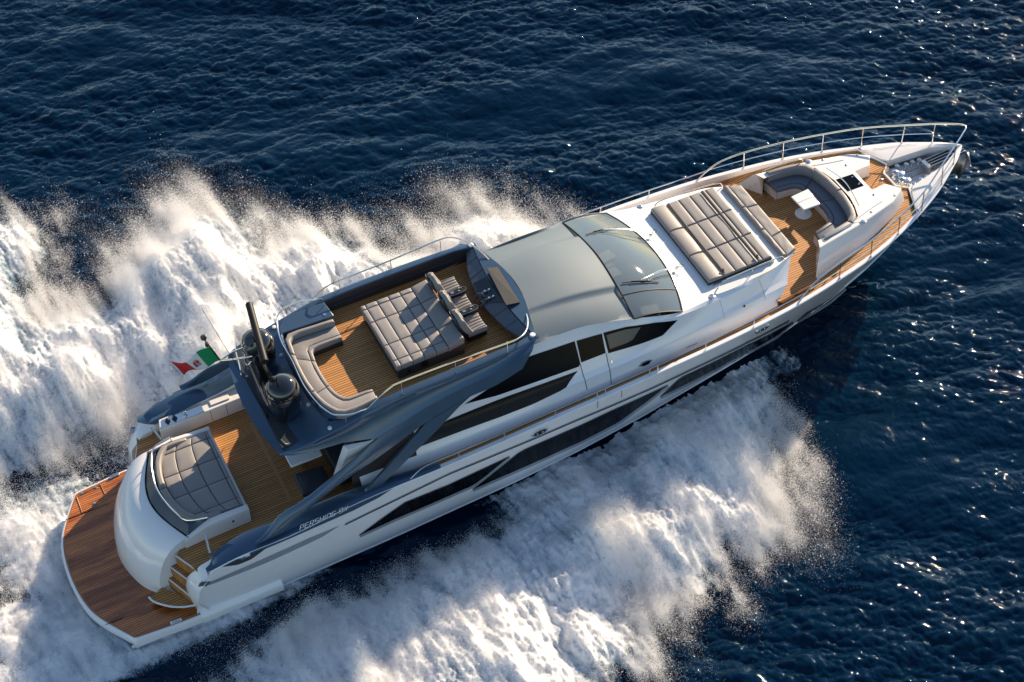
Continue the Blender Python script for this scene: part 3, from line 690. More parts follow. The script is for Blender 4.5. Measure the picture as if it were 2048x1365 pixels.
# grab rails beside the pad
for sg in (-1, 1):
    mb = MB(); P = [(18.62, 1.76, 4.06), (18.75, 1.76, 4.26), (19.2, 1.75, 4.28), (20.2, 1.70, 4.25), (20.7, 1.66, 4.2), (20.85, 1.66, 4.02)]
    mb.tube(cr([(x, sg*y, z) for x, y, z in P], 4), .018, 8); mb.tube([(19.75, sg*1.72, 4.02), (19.75, sg*1.72, 4.26)], .013, 6); mb.build('grab_rail', STEEL, TRUNK)
# wipers
for sg in (-1, 1):
    b0 = np.array([17.92, sg*.72, 4.27]); tip = wpt(sg*.52, .42, .06)
    w_ = MB(); w_.lathe(b0-[0, 0, .02], [(.05, 0), (.05, .05), (.025, .08)], 14); wo = w_.build('wiper', STEEL, YACHT)
    w_ = MB(); w_.tube([b0+[0, 0, .05], (b0+tip)/2+[0, 0, .12], tip+[0, 0, .02]], .014, 6); w_.tube([b0+[.05, .04*sg, .05], (b0+tip)/2+[.04, .03*sg, .1], tip+[.05, 0, .02]], .008, 6); w_.build('wiper_arm', STEEL, wo)
    d = wpt(sg*.60, .2, .03)-wpt(sg*.60, .72, .03)
    w_ = MB(); pts = [wpt(sg*(.50+.06*k/8), .10+.62*k/8, .035) for k in range(9)]; w_.tube(pts, .016, 5)
    w_.tube([p+np.array([0, 0, .03]) for p in pts[2:7]], .012, 5); w_.build('wiper_blade', BLACKM, wo)
    hs = MB(); hs.tube(cr([b0+[.05, 0, .03], b0+[.16, sg*.1, .05], b0+[.2, sg*.02, .05], b0+[.1, -sg*.05, .05]], 5), .006, 5); hs.build('washer_hose', BLACKM, wo)

# ------------------------------------------------------------------ bow lounge block
LF = 3.3
mb = MB(); fl = [(20.1, -2.62), (21.6, -2.42), (22.0, -1.8), (25.0, -1.2), (25.0, 1.2), (22.0, 1.8), (21.6, 2.42), (20.1, 2.62), (20.2, 0)]
fl = [(20.25, -2.40), (21.62, -2.22), (22.2, -1.5), (24.2, -1.5), (24.2, 1.5), (22.2, 1.5), (21.62, 2.22), (20.25, 2.40)]
mb.prism([(x, y, LF) for x, y in fl], .5); lf = mb.build('lounge_floor', DECK, YACHT)
mb = MB(); mb.tube([(20.28, -2.42, LF-.0), (21.62, -2.26, LF)], .03, 4); mb.tube([(20.28, 2.42, LF), (21.62, 2.26, LF)], .03, 4); mb.build('floor_margin', TRIM, lf, sep=True)
mb = MB()
T0 = [(21.98, 1.72), (23.64, 1.45), (24.85, 1.14), (25.36, .80), (25.06, .42), (24.58, .46)]        # block top outline, one side
B0 = [(21.6, 2.18), (23.5, 1.78), (24.95, 1.28), (25.50, .95), (25.2, .46), (24.7, .48)]
Ti = [(22.1, 1.42), (23.2, 1.40), (23.62, 1.15), (23.75, .8), (23.84, .4)]
for sg in (-1, 1):
    t = [(x, sg*y, 3.95) for x, y in T0]; b = [(x, sg*y, 3.2) for x, y in B0]; m_ = [((p[0]*.6+q[0]*.4), (p[1]*.62+q[1]*.38), 3.72) for p, q in zip(t, b)]
    mb.grid([b, m_, [(x, y, 3.90) for x, y, z in t], [(x*1.0-.0, y*.985, 3.955) for x, y, z in t]])
    inn = [(x, sg*y, 3.955) for x, y in Ti]
    mb.poly([(x, y*.985, 3.955) for x, y, z in t]+inn[::-1])
    # end faces beside the sofa
    mb.poly([t[0], b[0], (22.1, sg*1.42, 3.2), (22.1, sg*1.42, 3.955)])
mb.poly([(24.58, -.4531, 3.955), (24.58, .4531, 3.955), (23.84, .4, 3.955), (23.84, -.4, 3.955)])
mb.poly([(24.58, -.453, 3.955), (24.58, .453, 3.955), (24.72, .48, 3.2), (24.72, -.48, 3.2)])
BLK = mb.build('lounge_block', WHITE, YACHT, bevel=.03, seg=3, ang=50)
mb = MB(); q = [U('f', *p, 3.962) for p in ((690, 560), (825, 515), (915, 608), (785, 655))]; mb.poly(q); HA = mb.build('deck_hatch', GLASS, BLK)
mb = MB()
for p in ((822, 540), (875, 598), (880, 590)): mb.box(U('f', *p, 3.97), (.06, .03, .02))
mb.build('hatch_hinge', STEEL, HA, sep=True)
mb = MB()
for p in ((585, 400), (860, 365), (772, 443), (995, 680), (1165, 685), (975, 818)): mb.lathe(U('f', *p, 3.958), [(.03, 0), (.035, .012), (.02, .02)], 10)
mb.build('deck_fitting', STEEL, BLK, sep=True)
for sg in (-1, 1):
    mb = MB(); mb.tube([(22.2, sg*1.58, 3.962), (24.2, sg*1.05, 3.962), (24.55, sg*.98, 3.962)], .006, 4); mb.build('locker_seam', LIP, BLK)
    mb = MB(); mb.lathe((21.99, sg*1.75, 3.60), [(.12, 0), (.12, .015), (.09, .03), (.09, .02), (.03, .015)], 20, ax=(-1, 0, .1)); mb.lathe((21.9, sg*1.78, 3.42), [(.05, 0), (.05, .015), (.03, .02)], 14, ax=(-1, 0, .1)); mb.build('speaker', CREAM, BLK, sep=True)
    mb = MB(); mb.lathe(((23.62), sg*1.42, 3.957), [(.08, 0), (.08, .02), (.05, .03)], 18); mb.build('deck_light', STEEL, BLK)
    mb = MB(); mb.tube(cr([(22.15, sg*1.56, 4.06), (22.2, sg*1.56, 4.14), (22.8, sg*1.52, 4.15), (23.35, sg*1.47, 4.13), (23.45, sg*1.45, 4.0)], 4), .016, 6); mb.build('grab_rail', STEEL, BLK)
mb = MB(); mb.tube(cr([(23.80, -.9, 4.06), (23.93, -.3, 4.1), (23.97, .2, 4.1), (23.85, .85, 4.06)], 4), .016, 6); mb.build('grab_rail', STEEL, BLK)

# ------------------------------------------------------------------ bow mooring deck
mb = MB(); hx = [(25.42, 1.62), (25.84, .57), (25.55, .30), (25.55, -.30), (25.84, -.57), (25.42, -1.62)]
mb.tube([(x, y, 3.55) for x, y in hx], .035, 6); mb.grid([[(x, y, 3.54) for x, y in hx], [(x+.02, y, 3.32) for x, y in hx]]); mb.build('mooring_sill', WHITE, YACHT)
mb = MB(); o_ = [(25.58, -.28), (25.86, -.55), (27.3, -.42), (27.6, -.1), (27.6, .1), (27.3, .42), (25.86, .55), (25.58, .28)]
mb.poly([(x, y, 3.33) for x, y in o_]); mb.build('windlass_tray', SILVER, YACHT)
for sg in (-1, 1):
    mb = MB(); R = []
    for x in np.linspace(25.5, 27.9, 18):
        yo = max(ys_(x)-.05, .03); yi = min(yo-.01, np.interp(x, [25.45, 25.86, 27.2, 27.9], [1.45, .62, .40, .05])); z = zs_(x)
        R.append([(x, sg*yi, z-.22), (x, sg*yi, z+.03), (x, sg*(yi*.5+yo*.5), z+.06), (x, sg*yo, z+.02)])
    mb.grid(R); mb.build('bow_locker', WHITE, YACHT, ang=40)
    mb = MB(); mb.tube([(x, sg*(max(ys_(x)-.05, .03)*.7+.3*np.interp(x, [25.45, 25.86, 27.2, 27.9], [1.45, .62, .40, .05])), zs_(x)+.065) for x in np.linspace(25.8, 27.0, 8)], .006, 4); mb.build('locker_seam', LIP, YACHT)
for sg in (-1, 1):   # capstans, cleats
    mb = MB(); mb.lathe((25.86, sg*.17-.02, 3.33), [(.15, 0), (.15, .04), (.10, .06), (.075, .12), (.085, .19), (.11, .22), (.105, .26), (.05, .29), (.02, .30)], 24); mb.build('capstan', STEEL, YACHT)
    mb = MB(); mb.lathe((26.02, sg*.16-.02, 3.33), [(.14, 0), (.16, .03), (.12, .07), (.12, .1), (.15, .13), (.08, .16)], 20); mb.build('chain_gypsy', STEEL, YACHT)
    mb = MB(); z = 3.36; L_ = []
    for k in range(16):
        x = 26.1+k*.062; a = [(x+.045*math.cos(q), sg*.11+(.026*math.sin(q) if k % 2 else 0), z+.05+(.026*math.sin(q) if not k % 2 else 0)) for q in np.linspace(0, 2*math.pi, 9)[:-1]]
        mb.tube(a, .012, 5, closed=True)
    mb.build('anchor_chain', CHAINM, YACHT)
    for x, y in ((26.12, .42), (26.4, .36), (26.62, .36), (26.85, .33)):
        mb = MB(); mb.lathe((x, sg*y, 3.33), [(.05, 0), (.03, .03), (.026, .12), (.07, .14), (.075, .16), (.05, .18)], 16); mb.build('mooring_bollard', STEEL, YACHT)
mb = MB()
for y in (-.15, -.05, .05, .15): mb.box((27.45, y*1.0, 3.60), (1.35, .025, .09), Euler((0, -.06, 0)))
mb.box((26.84, 0, 3.50), (.12, .36, .2)); mb.build('anchor_roller', STEEL, YACHT, bevel=.008)
mb = MB(); mb.box((27.45, 0, 3.57), (1.3, .26, .03), Euler((0, -.06, 0))); mb.build('roller_bed', BLACKM, YACHT)
mb = MB(); mb.tube([(27.6, 0, 3.6), (28.25, 0, 3.45), (28.38, 0, 3.2)], .05, 8); mb.tube([(28.3, -.32, 3.05), (28.38, 0, 3.1), (28.3, .32, 3.05)], [.03, .07, .03], 8)
mb.add([(28.42, 0, 3.3), (28.25, .36, 3.25), (28.05, .2, 2.6), (28.2, 0, 2.5), (28.05, -.2, 2.6), (28.25, -.36, 3.25)], [(0, 1, 2, 3), (0, 3, 4, 5)])
an = mb.build('anchor', CHAINM, YACHT); a_ = an.modifiers.new('solid', 'SOLIDIFY'); a_.thickness = .03
mb = MB(); q = [U('i', *p, dz_(25.2)+.006) for p in ((315, 905), (500, 765), (600, 860), (440, 1040))]; mb.tube(q+[q[0]], .015, 4); mb.build('deck_hatch_frame', TRIM, YACHT)
mb = MB(); mb.lathe(U('i', 565, 888, dz_(25.2)+.01), [(.05, 0), (.05, .02), (.03, .03)], 12); mb.build('deck_fitting', STEEL, YACHT)

# ------------------------------------------------------------------ rails
def yrail(x): return ys_(x)-.06
xt = [20.66, 20.95, 21.4, 22.1, 23.3, 24.45, 25.55, 26.6, 27.35, 27.95]
for sg in (-1, 1):
    tp = [(20.66, 0.02), (20.95, .30), (21.4, .55), (22.1, .66), (23.3, .70), (24.45, .74), (25.55, .78), (26.6, .80), (27.35, .80)]
    yt = lambda x: np.interp(x, [20, 25.55, 26.6, 27.35, 27.95], [yrail(25.55)-.02, yrail(25.55)-.02, .93, .50, .1]) if x > 25.55 else yrail(x)-.02
    P = [(x, sg*yt(x), zs_(x)+h) for x, h in tp]+[(27.74, sg*.26, 4.56), (27.98, sg*.10, 4.56), (28.04, 0, 4.56)]
    mb = MB(); mb.tube(cr(P, 5), .024, 8); ro = mb.build('bow_rail', STEEL, YACHT)
    ym = lambda x: .5*yt(x)+.5*yrail(x)
    P2 = [(x, sg*ym(x), zs_(x)+h) for x, h in ((21.0, .33), (22.1, .35), (23.3, .36), (24.45, .38), (25.55, .40), (26.6, .40), (27.37, .40))]
    mb = MB(); mb.tube(cr(P2, 5), .014, 6); mb.build('middle_rail', STEEL, ro)
    for x, h in tp[3:9]:
        mb = MB(); mb.tube([(x+.04, sg*yrail(x+.04), zs_(x)), (x, sg*yt(x), zs_(x)+h)], .017, 7); mb.lathe((x+.04, sg*yrail(x+.04), zs_(x)+.02), [(.035, 0), (.03, .02)], 10); mb.build('rail_post', STEEL, ro)
    mb = MB(); XL = [8.8, 9.2, 10.1, 11.45, 12.95, 14.25, 16, 17.55, 19.1, 20.3, 20.66]
    P = [(8.75, sg*(yrail(8.75)), zs_(8.75)+.03)]+[(x, sg*(yrail(x)-.02), zs_(x)+.28) for x in XL[1:-1]]+[(20.95, sg*yrail(20.95), zs_(20.95)+.30)]
    mb.tube(cr(P, 4), .017, 7); so2 = mb.build('side_handrail', STEEL, YACHT)
    for x in (10.14, 11.45, 12.95, 14.2, 14.45, 15.8, 16.05, 17.56, 19.13):
        mb = MB(); mb.tube([(x, sg*yrail(x), zs_(x)), (x, sg*(yrail(x)-.02), zs_(x)+.28)], .015, 7); mb.build('rail_post', STEEL, so2)

# ------------------------------------------------------------------ flybridge
FZ = 4.75
TC = [(5.80, 1.86, 4.62), (6.1, 1.95, 4.68), (6.6, 2.02, 4.78), (7.4, 2.06, 4.95), (8.4, 2.08, 5.17), (9.3, 2.08, 5.24), (11, 2.08, 5.25), (12.4, 2.02, 5.25), (13.06, 1.93, 5.24)]
TCd = resamp(cr(TC, 6), 70)
def tc(x): return np.array([x, np.interp(x, TCd[:, 0], TCd[:, 1]), np.interp(x, TCd[:, 0], TCd[:, 2])])
# arch plane
AP = lambda q: PLN(*q, -2.95, 2.75, .33)
crease = [AP(q) for q in (('h', 1500, 0), ('h', 1300, 125), ('h', 1050, 245), ('h', 900, 325), ('h', 750, 415), ('h', 600, 522))]
crease_r = resamp(cr(crease, 4), 30)[::-1]
LC = [np.array(p) for p in ((5.80, -1.87, 4.56), (6.1, -1.97, 4.5), (6.6, -2.06, 4.46), (7.4, -2.14, 4.44))]+list(crease_r)
LCd = resamp(LC, 70)
for sg in (-1, 1):
    mb = MB(); rows = []
    for i in range(70):
        a = TCd[i]*[1, sg, 1]; b = LCd[i]*[1, -sg, 1]; b = np.array([b[0], b[1], b[2]])
        rows.append([a+np.array([0, -sg*.0, 0]), a+np.array([0, sg*.025, -.03])]+[a*(1-t)+b*t+np.array([0, -sg*.05*math.sin(math.pi*t), 0]) for t in (.25, .5, .75, 1)])
    mb.grid(rows); mb.build('flybridge_side', BLUEG, YACHT, ang=40)
# overhang deck (aft) and its underside
aft = [(5.80, 1.86), (5.66, 1.3), (5.57, .6), (5.55, 0), (5.57, -.6), (5.66, -1.3), (5.80, -1.86)]
aft = resamp(cr(aft, 4), 25)
mb = MB(); rows = []
for t in np.linspace(0, 1, 12):
    row = []
    for i, p in enumerate(aft):
        v = p[1]/1.86; xe = 7.30-.16*(1-v*v); x = p[0]+(xe-p[0])*t; e = tc(max(5.8, min(x+.0, 7.4)))
        row.append((x, e[1]*v, e[2]+.03*(1-v*v)))
    rows.append(row)
mb.grid(rows)
mb.grid([rows[0], [(x+.03, y, z-.12) for x, y, z in rows[0]], [(x+.8, y*.98, 4.42) for x, y, z in rows[0]], [(9.2, y*1.0, 4.44) for x, y, z in rows[0]]])
OV = mb.build('overhang_deck', BLUEG, YACHT, ang=40)
mb = MB()
for q in (('c', 347, 1093), ('c', 476, 1243)):
    for sg in (1, -1):
        x, y, z = U(*q, 4.9 if q[2] < 1200 else 4.86); mb.lathe((x, y*sg, tc(min(x, 8))[2]-.005 if abs(y) > 1.7 else tc(x)[2]+.01), [(.06, 0), (.06, .03), (.04, .04)], 16)
mb.build('deck_light', LAMP, OV, sep=True)
# flybridge floor, inner walls, coaming top
def inner_y(x): return np.interp(x, [7.1, 7.4, 8.6, 12.4, 13.0], [1.62, 1.76, 1.86, 1.84, 1.75])
mb = MB(); xs = np.linspace(7.0, 13.2, 30); mb.grid([[(x, -inner_y(x)-.05, FZ), (x, inner_y(x)+.05, FZ)] for x in xs]); FF = mb.build('flybridge_floor', DECK, YACHT)
mb = MB(); mb.prism([(5.9, -1.8), (13.2, -1.8), (13.2, 1.8), (5.9, 1.8)], z1=FZ-.01, z0=4.45); mb.build('flybridge_slab', DARKP, YACHT)
for sg in (-1, 1):
    mb = MB(); X = np.linspace(7.2, 13.06, 40)
    mb.grid([[(x, sg*inner_y(x), FZ-.02), (x, sg*(inner_y(x)-.0), min(5.1, tc(x)[2]-.03)), (x, sg*(inner_y(x)+.02), tc(x)[2])] for x in X]); mb.build('coaming_liner', DARKP, YACHT)
    mb = MB(); mb.grid([[(x, sg*(inner_y(x)+.015), tc(x)[2]-.005), (x, sg*(inner_y(x)+.04), tc(x)[2]+.02), (x, sg*(tc(x)[1]-.05), tc(x)[2]+.02), (x, sg*tc(x)[1], tc(x)[2]+.0)] for x in X]); mb.build('coaming_top', BLUEG, YACHT)
    mb = MB()
    mb.box((10.6, sg*1.835, 4.98), (3.6, .02, .03)); mb.build('coaming_groove', BLUEG, YACHT, sep=True)
# back wall curved behind the sofa
arc = [(7.40, -1.80), (7.18, -1.5), (7.06, -.9), (7.02, 0), (7.06, .9), (7.18, 1.5), (7.40, 1.80)]
arc = resamp(cr(arc, 5), 33)
mb = MB(); mb.grid([[(p[0], p[1], 4.88) for p in arc], [(p[0]+.02, p[1], 5.2) for p in arc], [(p[0]+.10, p[1]*.985, 5.22) for p in arc], [(p[0]+.12, p[1]*.98, FZ) for p in arc]]); mb.build('sofa_surround', BLUEG, YACHT)
# port locker top beside the sofa
mb = MB(); q = [(7.15, 1.34), (8.66, 1.28), (8.62, 1.86), (7.5, 1.84), (7.25, 1.6)]; mb.prism([(x, y, 5.22) for x, y in q], .5); LK = mb.build('flybridge_locker', BLUEG, YACHT, bevel=.02)
mb = MB(); mb.lathe((8.45, 1.42, 5.222), [(.045, 0), (.045, .012), (.03, .014)], 14); mb.build('cup_holder', STEEL, LK)
# fly rails
def rail_path(pts, z): return [U('c', x, y, zz) for x, y, zz in pts]
ps = [(9.0, 2.06, 5.22), (9.05, 2.05, 5.45), (9.25, 2.03, 5.62), (9.8, 2.02, 5.66), (11, 2.02, 5.66), (12.1, 2.0, 5.66), (12.6, 1.9, 5.62), (12.95, 1.62, 5.52), (13.1, 1.32, 5.42), (13.14, 1.22, 5.28)]
for sg in (-1, 1):
    P = [U('c', *q) for q in ((705, 1115, 5.2), (780, 1040, 5.5), (835, 995, 5.62), (890, 965, 5.66), (1205, 845, 5.66), (1520, 735, 5.66), (1600, 700, 5.62), (1640, 655, 5.52), (1648, 600, 5.4), (1640, 560, 5.28))]
    P = [p*[1, -sg, 1] for p in P]
    mb = MB(); mb.tube(cr(P, 5), .02, 8); fr = mb.build('flybridge_rail', STEEL, YACHT)
    for x in (9.15, 10.65, 12.12):
        mb = MB(); mb.tube([(x, sg*2.04, 5.24), (x, sg*2.03, 5.66)], .014, 7); mb.build('rail_post', STEEL, fr)
P = [(8.62, 1.96, 5.22), (8.4, 1.98, 5.3)]+[U('c', *q, 5.34) for q in ((300, 480), (210, 520), (168, 560), (160, 620), (185, 720), (245, 830), (285, 915), (330, 1000), (400, 1090), (470, 1145), (520, 1160), (600, 1155), (660, 1135))]+[U('c', 705, 1115, 5.22)]
mb = MB(); mb.tube(cr(P, 5), .02, 8); ar = mb.build('sofa_rail', STEEL, YACHT)
for q in ((245, 830), (330, 1000), (565, 1158), (210, 520)):
    x, y, z = U('c', *q, 5.34); mb = MB(); mb.tube([(x, y, 5.05), (x, y, 5.34)], .013, 6); mb.build('rail_post', STEEL, ar)
# dash console
da = resamp(cr([(12.78, 1.84, 5.12), (12.52, 1.2, 5.1), (12.40, .62, 5.08), (12.33, 0, 5.08), (12.40, -.62, 5.08), (12.52, -1.2, 5.1), (12.78, -1.84, 5.12)], 5), 31)
db = resamp(cr([(12.96, 1.9, 5.25), (12.86, 1.2, 5.25), (12.80, .62, 5.25), (12.78, 0, 5.25), (12.80, -.62, 5.25), (12.86, -1.2, 5.25), (12.96, -1.9, 5.25)], 5), 31)
dc = resamp(cr([(13.02, 1.92, 5.27), (13.2, 1.2, 5.29), (13.34, .62, 5.30), (13.37, 0, 5.30), (13.34, -.62, 5.30), (13.2, -1.2, 5.29), (13.02, -1.92, 5.27)], 5), 31)
mb = MB(); mb.grid([[(p[0]+.12, p[1]*.98, FZ) for p in da], [(p[0], p[1], p[2]-.1) for p in da], da, db]); DS = mb.build('helm_console', DASHB, YACHT, ang=20)
mb = MB(); mb.grid([[p+np.array([.015, 0, .004]) for p in db], [p+np.array([.02, 0, .03]) for p in db], [p+np.array([-.02, 0, .0]) for p in dc], [p+np.array([.02, 0, -.08]) for p in dc]]); mb.build('console_top', BLUEG, DS, ang=30)
mb = MB()
for i in range(4, 28, 4): mb.tube([da[i]+[0, 0, .006], db[i]+[0, 0, .006]], .006, 4)
mb.build('console_seam', DARKP, DS, sep=True)
mb = MB(); q = [U('l', *p, zz) for p, zz in (((870, 560), 5.12), ((1000, 500), 5.27), ((1200, 760), 5.27), ((1000, 770), 5.12))]; mb.prism([tuple(p) for p in q], .03); IP = mb.build('instrument_panel', BLACKG, DS)
mb = MB()
for a, b in (((950, 665), (1040, 630)), ((995, 735), (1085, 700))):
    A_, B_ = U('l', *a, 5.19), U('l', *b, 5.25); mb.tube([A_, B_], .014, 5); mb.lathe((A_+B_)/2, [(.03, 0), (.03, .03)], 8); mb.lathe(B_, [(.03, -.02), (.03, .03)], 8)
mb.build('throttle', STEEL, IP)
mb = MB(); q0, q1, q2, q3 = U('l', 1015, 400, 5.42), U('l', 1130, 390, 5.33), U('l', 1365, 760, 5.33), U('l', 1220, 790, 5.42)
mb.prism([tuple(q0), tuple(q1), tuple(q2), tuple(q3)], .03); mb.build('wind_deflector', mat('smoked_deflector', (.018, .022, .028), .6, .0, 0, spec=.15), DS)
mb = MB(); c0 = U('l', 935, 740, 5.12); rr = []
ax = Vector((-.75, 0, .66)).to_track_quat('Z', 'Y').to_matrix(); Rm = np.array(ax)
mb.tube([c0+Rm@np.array([.19*math.cos(q), .19*math.sin(q), 0]) for q in np.linspace(0, 2*math.pi, 25)[:-1]], .018, 8, closed=True)
for q in (0.5, 2.6, 4.7): mb.tube([c0, c0+Rm@np.array([.19*math.cos(q), .19*math.sin(q), 0])], .014, 6)
mb.tube([c0, c0+np.array([.2, 0, -.12])], .03, 8); mb.build('steering_wheel', BLACKG, DS)
mb = MB()
for sg in (-1, 1): mb.lathe((12.93, sg*1.84, 5.27), [(.075, 0), (.075, .03), (.055, .045)], 18)
mb.build('deck_light', LAMP, DS, sep=True)

# ------------------------------------------------------------------ arches from the flybridge down to the stern
mt = [AP(q) for q in (('h', 1500, 0), ('h', 1300, 125), ('h', 1050, 245), ('h', 900, 325), ('h', 750, 415), ('h', 578, 530), ('h', 480, 620), ('h', 330, 745), ('h', 150, 890), ('h', 0, 985), ('m', 700, 330), ('m', 612, 404))]
mbm = [AP(q) for q in (('h', 1440, 112), ('h', 1280, 212), ('h', 1130, 278), ('h', 1000, 350), ('h', 872, 428), ('h', 690, 560), ('h', 560, 655), ('h', 400, 765), ('h', 200, 922), ('h', 20, 1080), ('m', 720, 372), ('m', 622, 412))]
mt = resamp(cr(mt, 5), 60); mbm = resamp(cr(mbm, 5), 60)
st_l = [AP(q) for q in (('h', 1040, 330), ('h', 872, 428), ('h', 760, 560), ('h', 600, 740), ('h', 545, 800), ('h', 470, 885))]
st_r = [AP(q) for q in (('h', 1132, 276), ('h', 1060, 342), ('h', 940, 470), ('h', 830, 580), ('h', 720, 690), ('h', 565, 842))]
st_l = resamp(st_l, 30); st_r = resamp(st_r, 30)
for sg in (-1, 1):
    s3 = np.array([1, -sg, 1]); mb = MB(); rows = []
    for a, b in zip(mt, mbm):
        a, b = a*s3, b*s3; n_ = np.array([0, sg, .33]); n_ /= np.linalg.norm(n_)
        row = [a-n_*.06, a+n_*.0]+[a*(1-t)+b*t+n_*np.interp(a[0], [6.5, 9.5], [.05, 0])*math.sin(math.pi*t) for t in (.15, .35, .5, .65, .85)]+[b, b-n_*.12]
        rows.append(row)
    mb.grid(rows, cv=True); A1 = mb.build('flybridge_arch', BLUEG, YACHT, ang=40)
    mb = MB(); rows = []
    for a, b in zip(st_l, st_r):
        a, b = a*s3, b*s3; rows.append([a-n_*.10, a-n_*.005, b-n_*.005, b-n_*.10])
    mb.grid(rows, cv=True); mb.build('arch_strut', BLUEG, A1, ang=40)
    # dark slot between
    sl_ = [AP(q)*s3-n_*.07 for q in (('h', 860, 440), ('h', 780, 495), ('h', 700, 575), ('h', 610, 650), ('h', 600, 668), ('h', 640, 662), ('h', 620, 715), ('h', 560, 790), ('h', 620, 720), ('h', 740, 580))]

# ------------------------------------------------------------------ radar mast
mb = MB(); rows = []
for z, x, a, b in ((4.78, 6.30, .34, .75), (5.0, 6.26, .30, .70), (5.25, 6.22, .25, .42), (5.7, 6.16, .22, .22), (6.3, 6.08, .2, .2), (6.75, 6.05, .19, .17), (6.85, 6.05, .12, .1)):
    rows.append([(x+a*math.copysign(abs(math.cos(q))**.8, math.cos(q)), b*math.copysign(abs(math.sin(q))**.8, math.sin(q)), z) for q in np.linspace(0, 2*math.pi, 25)[:-1]])
mb.grid(rows, cv=True); mb.poly(rows[-1]); MAST = mb.build('radar_mast', BLACKG, YACHT)
for sg in (-1, 1):
    mb = MB(); mb.lathe((6.42, sg*.86, 4.80), [(.30, 0), (.32, .1), (.40, .3), (.425, .45), (.43, .75), (.425, .95), (.40, 1.08), (.36, 1.16), (.28, 1.23), (.17, 1.275), (.05, 1.29)], 40); dm = mb.build('satellite_dome', BLACKG, MAST)
    mb = MB(); mb.lathe((6.42, sg*.86, 5.72), [(.433, 0), (.436, .015), (.433, .03)], 40); mb.build('dome_seam', BLACKM, dm)
mb = MB(); mb.tube([(6.13, -.90, 7.0), (6.47, 1.07, 7.0)], .095, 16); mb.lathe((6.3, .08, 6.8), [(.12, 0), (.12, .12), (.08, .18)], 16); mb.build('radar_scanner', BLACKM, MAST)
mb = MB()
for sg in (-1, 1): mb.tube(cr([(6.0, sg*.18, 6.55), (5.6, sg*.12, 6.6), (5.24, 0, 6.62)], 4), .022, 8)
mb.tube(cr([(5.95, .2, 6.4), (5.85, .1, 6.2), (5.85, -.1, 6.2), (5.95, -.2, 6.4)], 4), .012, 6)
BOOM = mb.build('mast_boom', STEEL, MAST)
mb = MB(); mb.tube([(5.26, 0, 6.56), (5.02, 0, 7.42)], .02, 8); stf = mb.build('flag_staff', BLACKM, MAST)
for dx, dy, dz in ((0, 0, .14), (-.02, .13, 0), (0, -.13, .0)):
    mb = MB(); c0 = np.array([5.0+dx, dy, 7.42+dz]); mb.tube([(5.02, 0, 7.42), c0], .014, 6); mb.lathe(c0, [(.045, 0), (.055, .02), (.055, .1), (.03, .12)], 14); mb.build('navigation_light', DARKP, stf)
tipw = V('p', 403, 617, -.72)
mb = MB(); mb.tube([(5.94, -.70, 4.72), (5.94, -.70, 4.86)], .03, 8); mb.tube([(5.94, -.70, 4.85), tuple(tipw)], [.014, .005], 6); mb.build('whip_antenna', BLACKM, MAST)
mb = MB(); mb.tube([(5.94, .72, 4.72), (5.94, .72, 4.86)], .03, 8); mb.tube([(5.94, .72, 4.85), (5.9, .86, 5.3)], [.014, .008], 6); mb.build('antenna_base', STEEL, MAST)
mb = MB(); q = [U('k', *p, 4.84) for p in ((665, 500), (672, 600), (700, 700), (722, 805))]; mb.tube(cr([q[0]-[0, 0, .1]]+[p+[0, 0, .05] for p in q]+[q[-1]-[0, 0, .1]], 4), .018, 6); mb.build('deck_handle', STEEL, OV)
mb = MB(); q = [U('o', *p, 4.74) for p in ((22, 270), (60, 310), (95, 335), (120, 325))]; mb.tube(cr([p+[0, 0, .03] for p in q], 4), .014, 6); mb.build('deck_handle', STEEL, OV)

# ------------------------------------------------------------------ cushions and loose things
def quad(c): c = [np.asarray(p, float) for p in c]; return lambda u, v: (c[0]*(1-u)*(1-v)+c[1]*u*(1-v)+c[2]*u*v+c[3]*(1-u)*v)
def sub(P, u0, u1, v0, v1): return lambda u, v: P(u0+(u1-u0)*u, v0+(v1-v0)*v)
def panels(mb, P, us, vs, Lu, Lv, zt, th, r=.03, gap=.008, n=10, skip=()):
    for i in range(len(us)-1):
        for j in range(len(vs)-1):
            if (i, j) in skip: continue
            u0, u1, v0, v1 = us[i]+gap/Lu, us[i+1]-gap/Lu, vs[j]+gap/Lv, vs[j+1]-gap/Lv
            z_ = (lambda u, v, u0=u0, u1=u1, v0=v0, v1=v1: zt(u0+(u1-u0)*u, v0+(v1-v0)*v)) if callable(zt) else zt
            mb.puff(sub(P, u0, u1, v0, v1), (u1-u0)*Lu, (v1-v0)*Lv, z_, th, r, n, n)
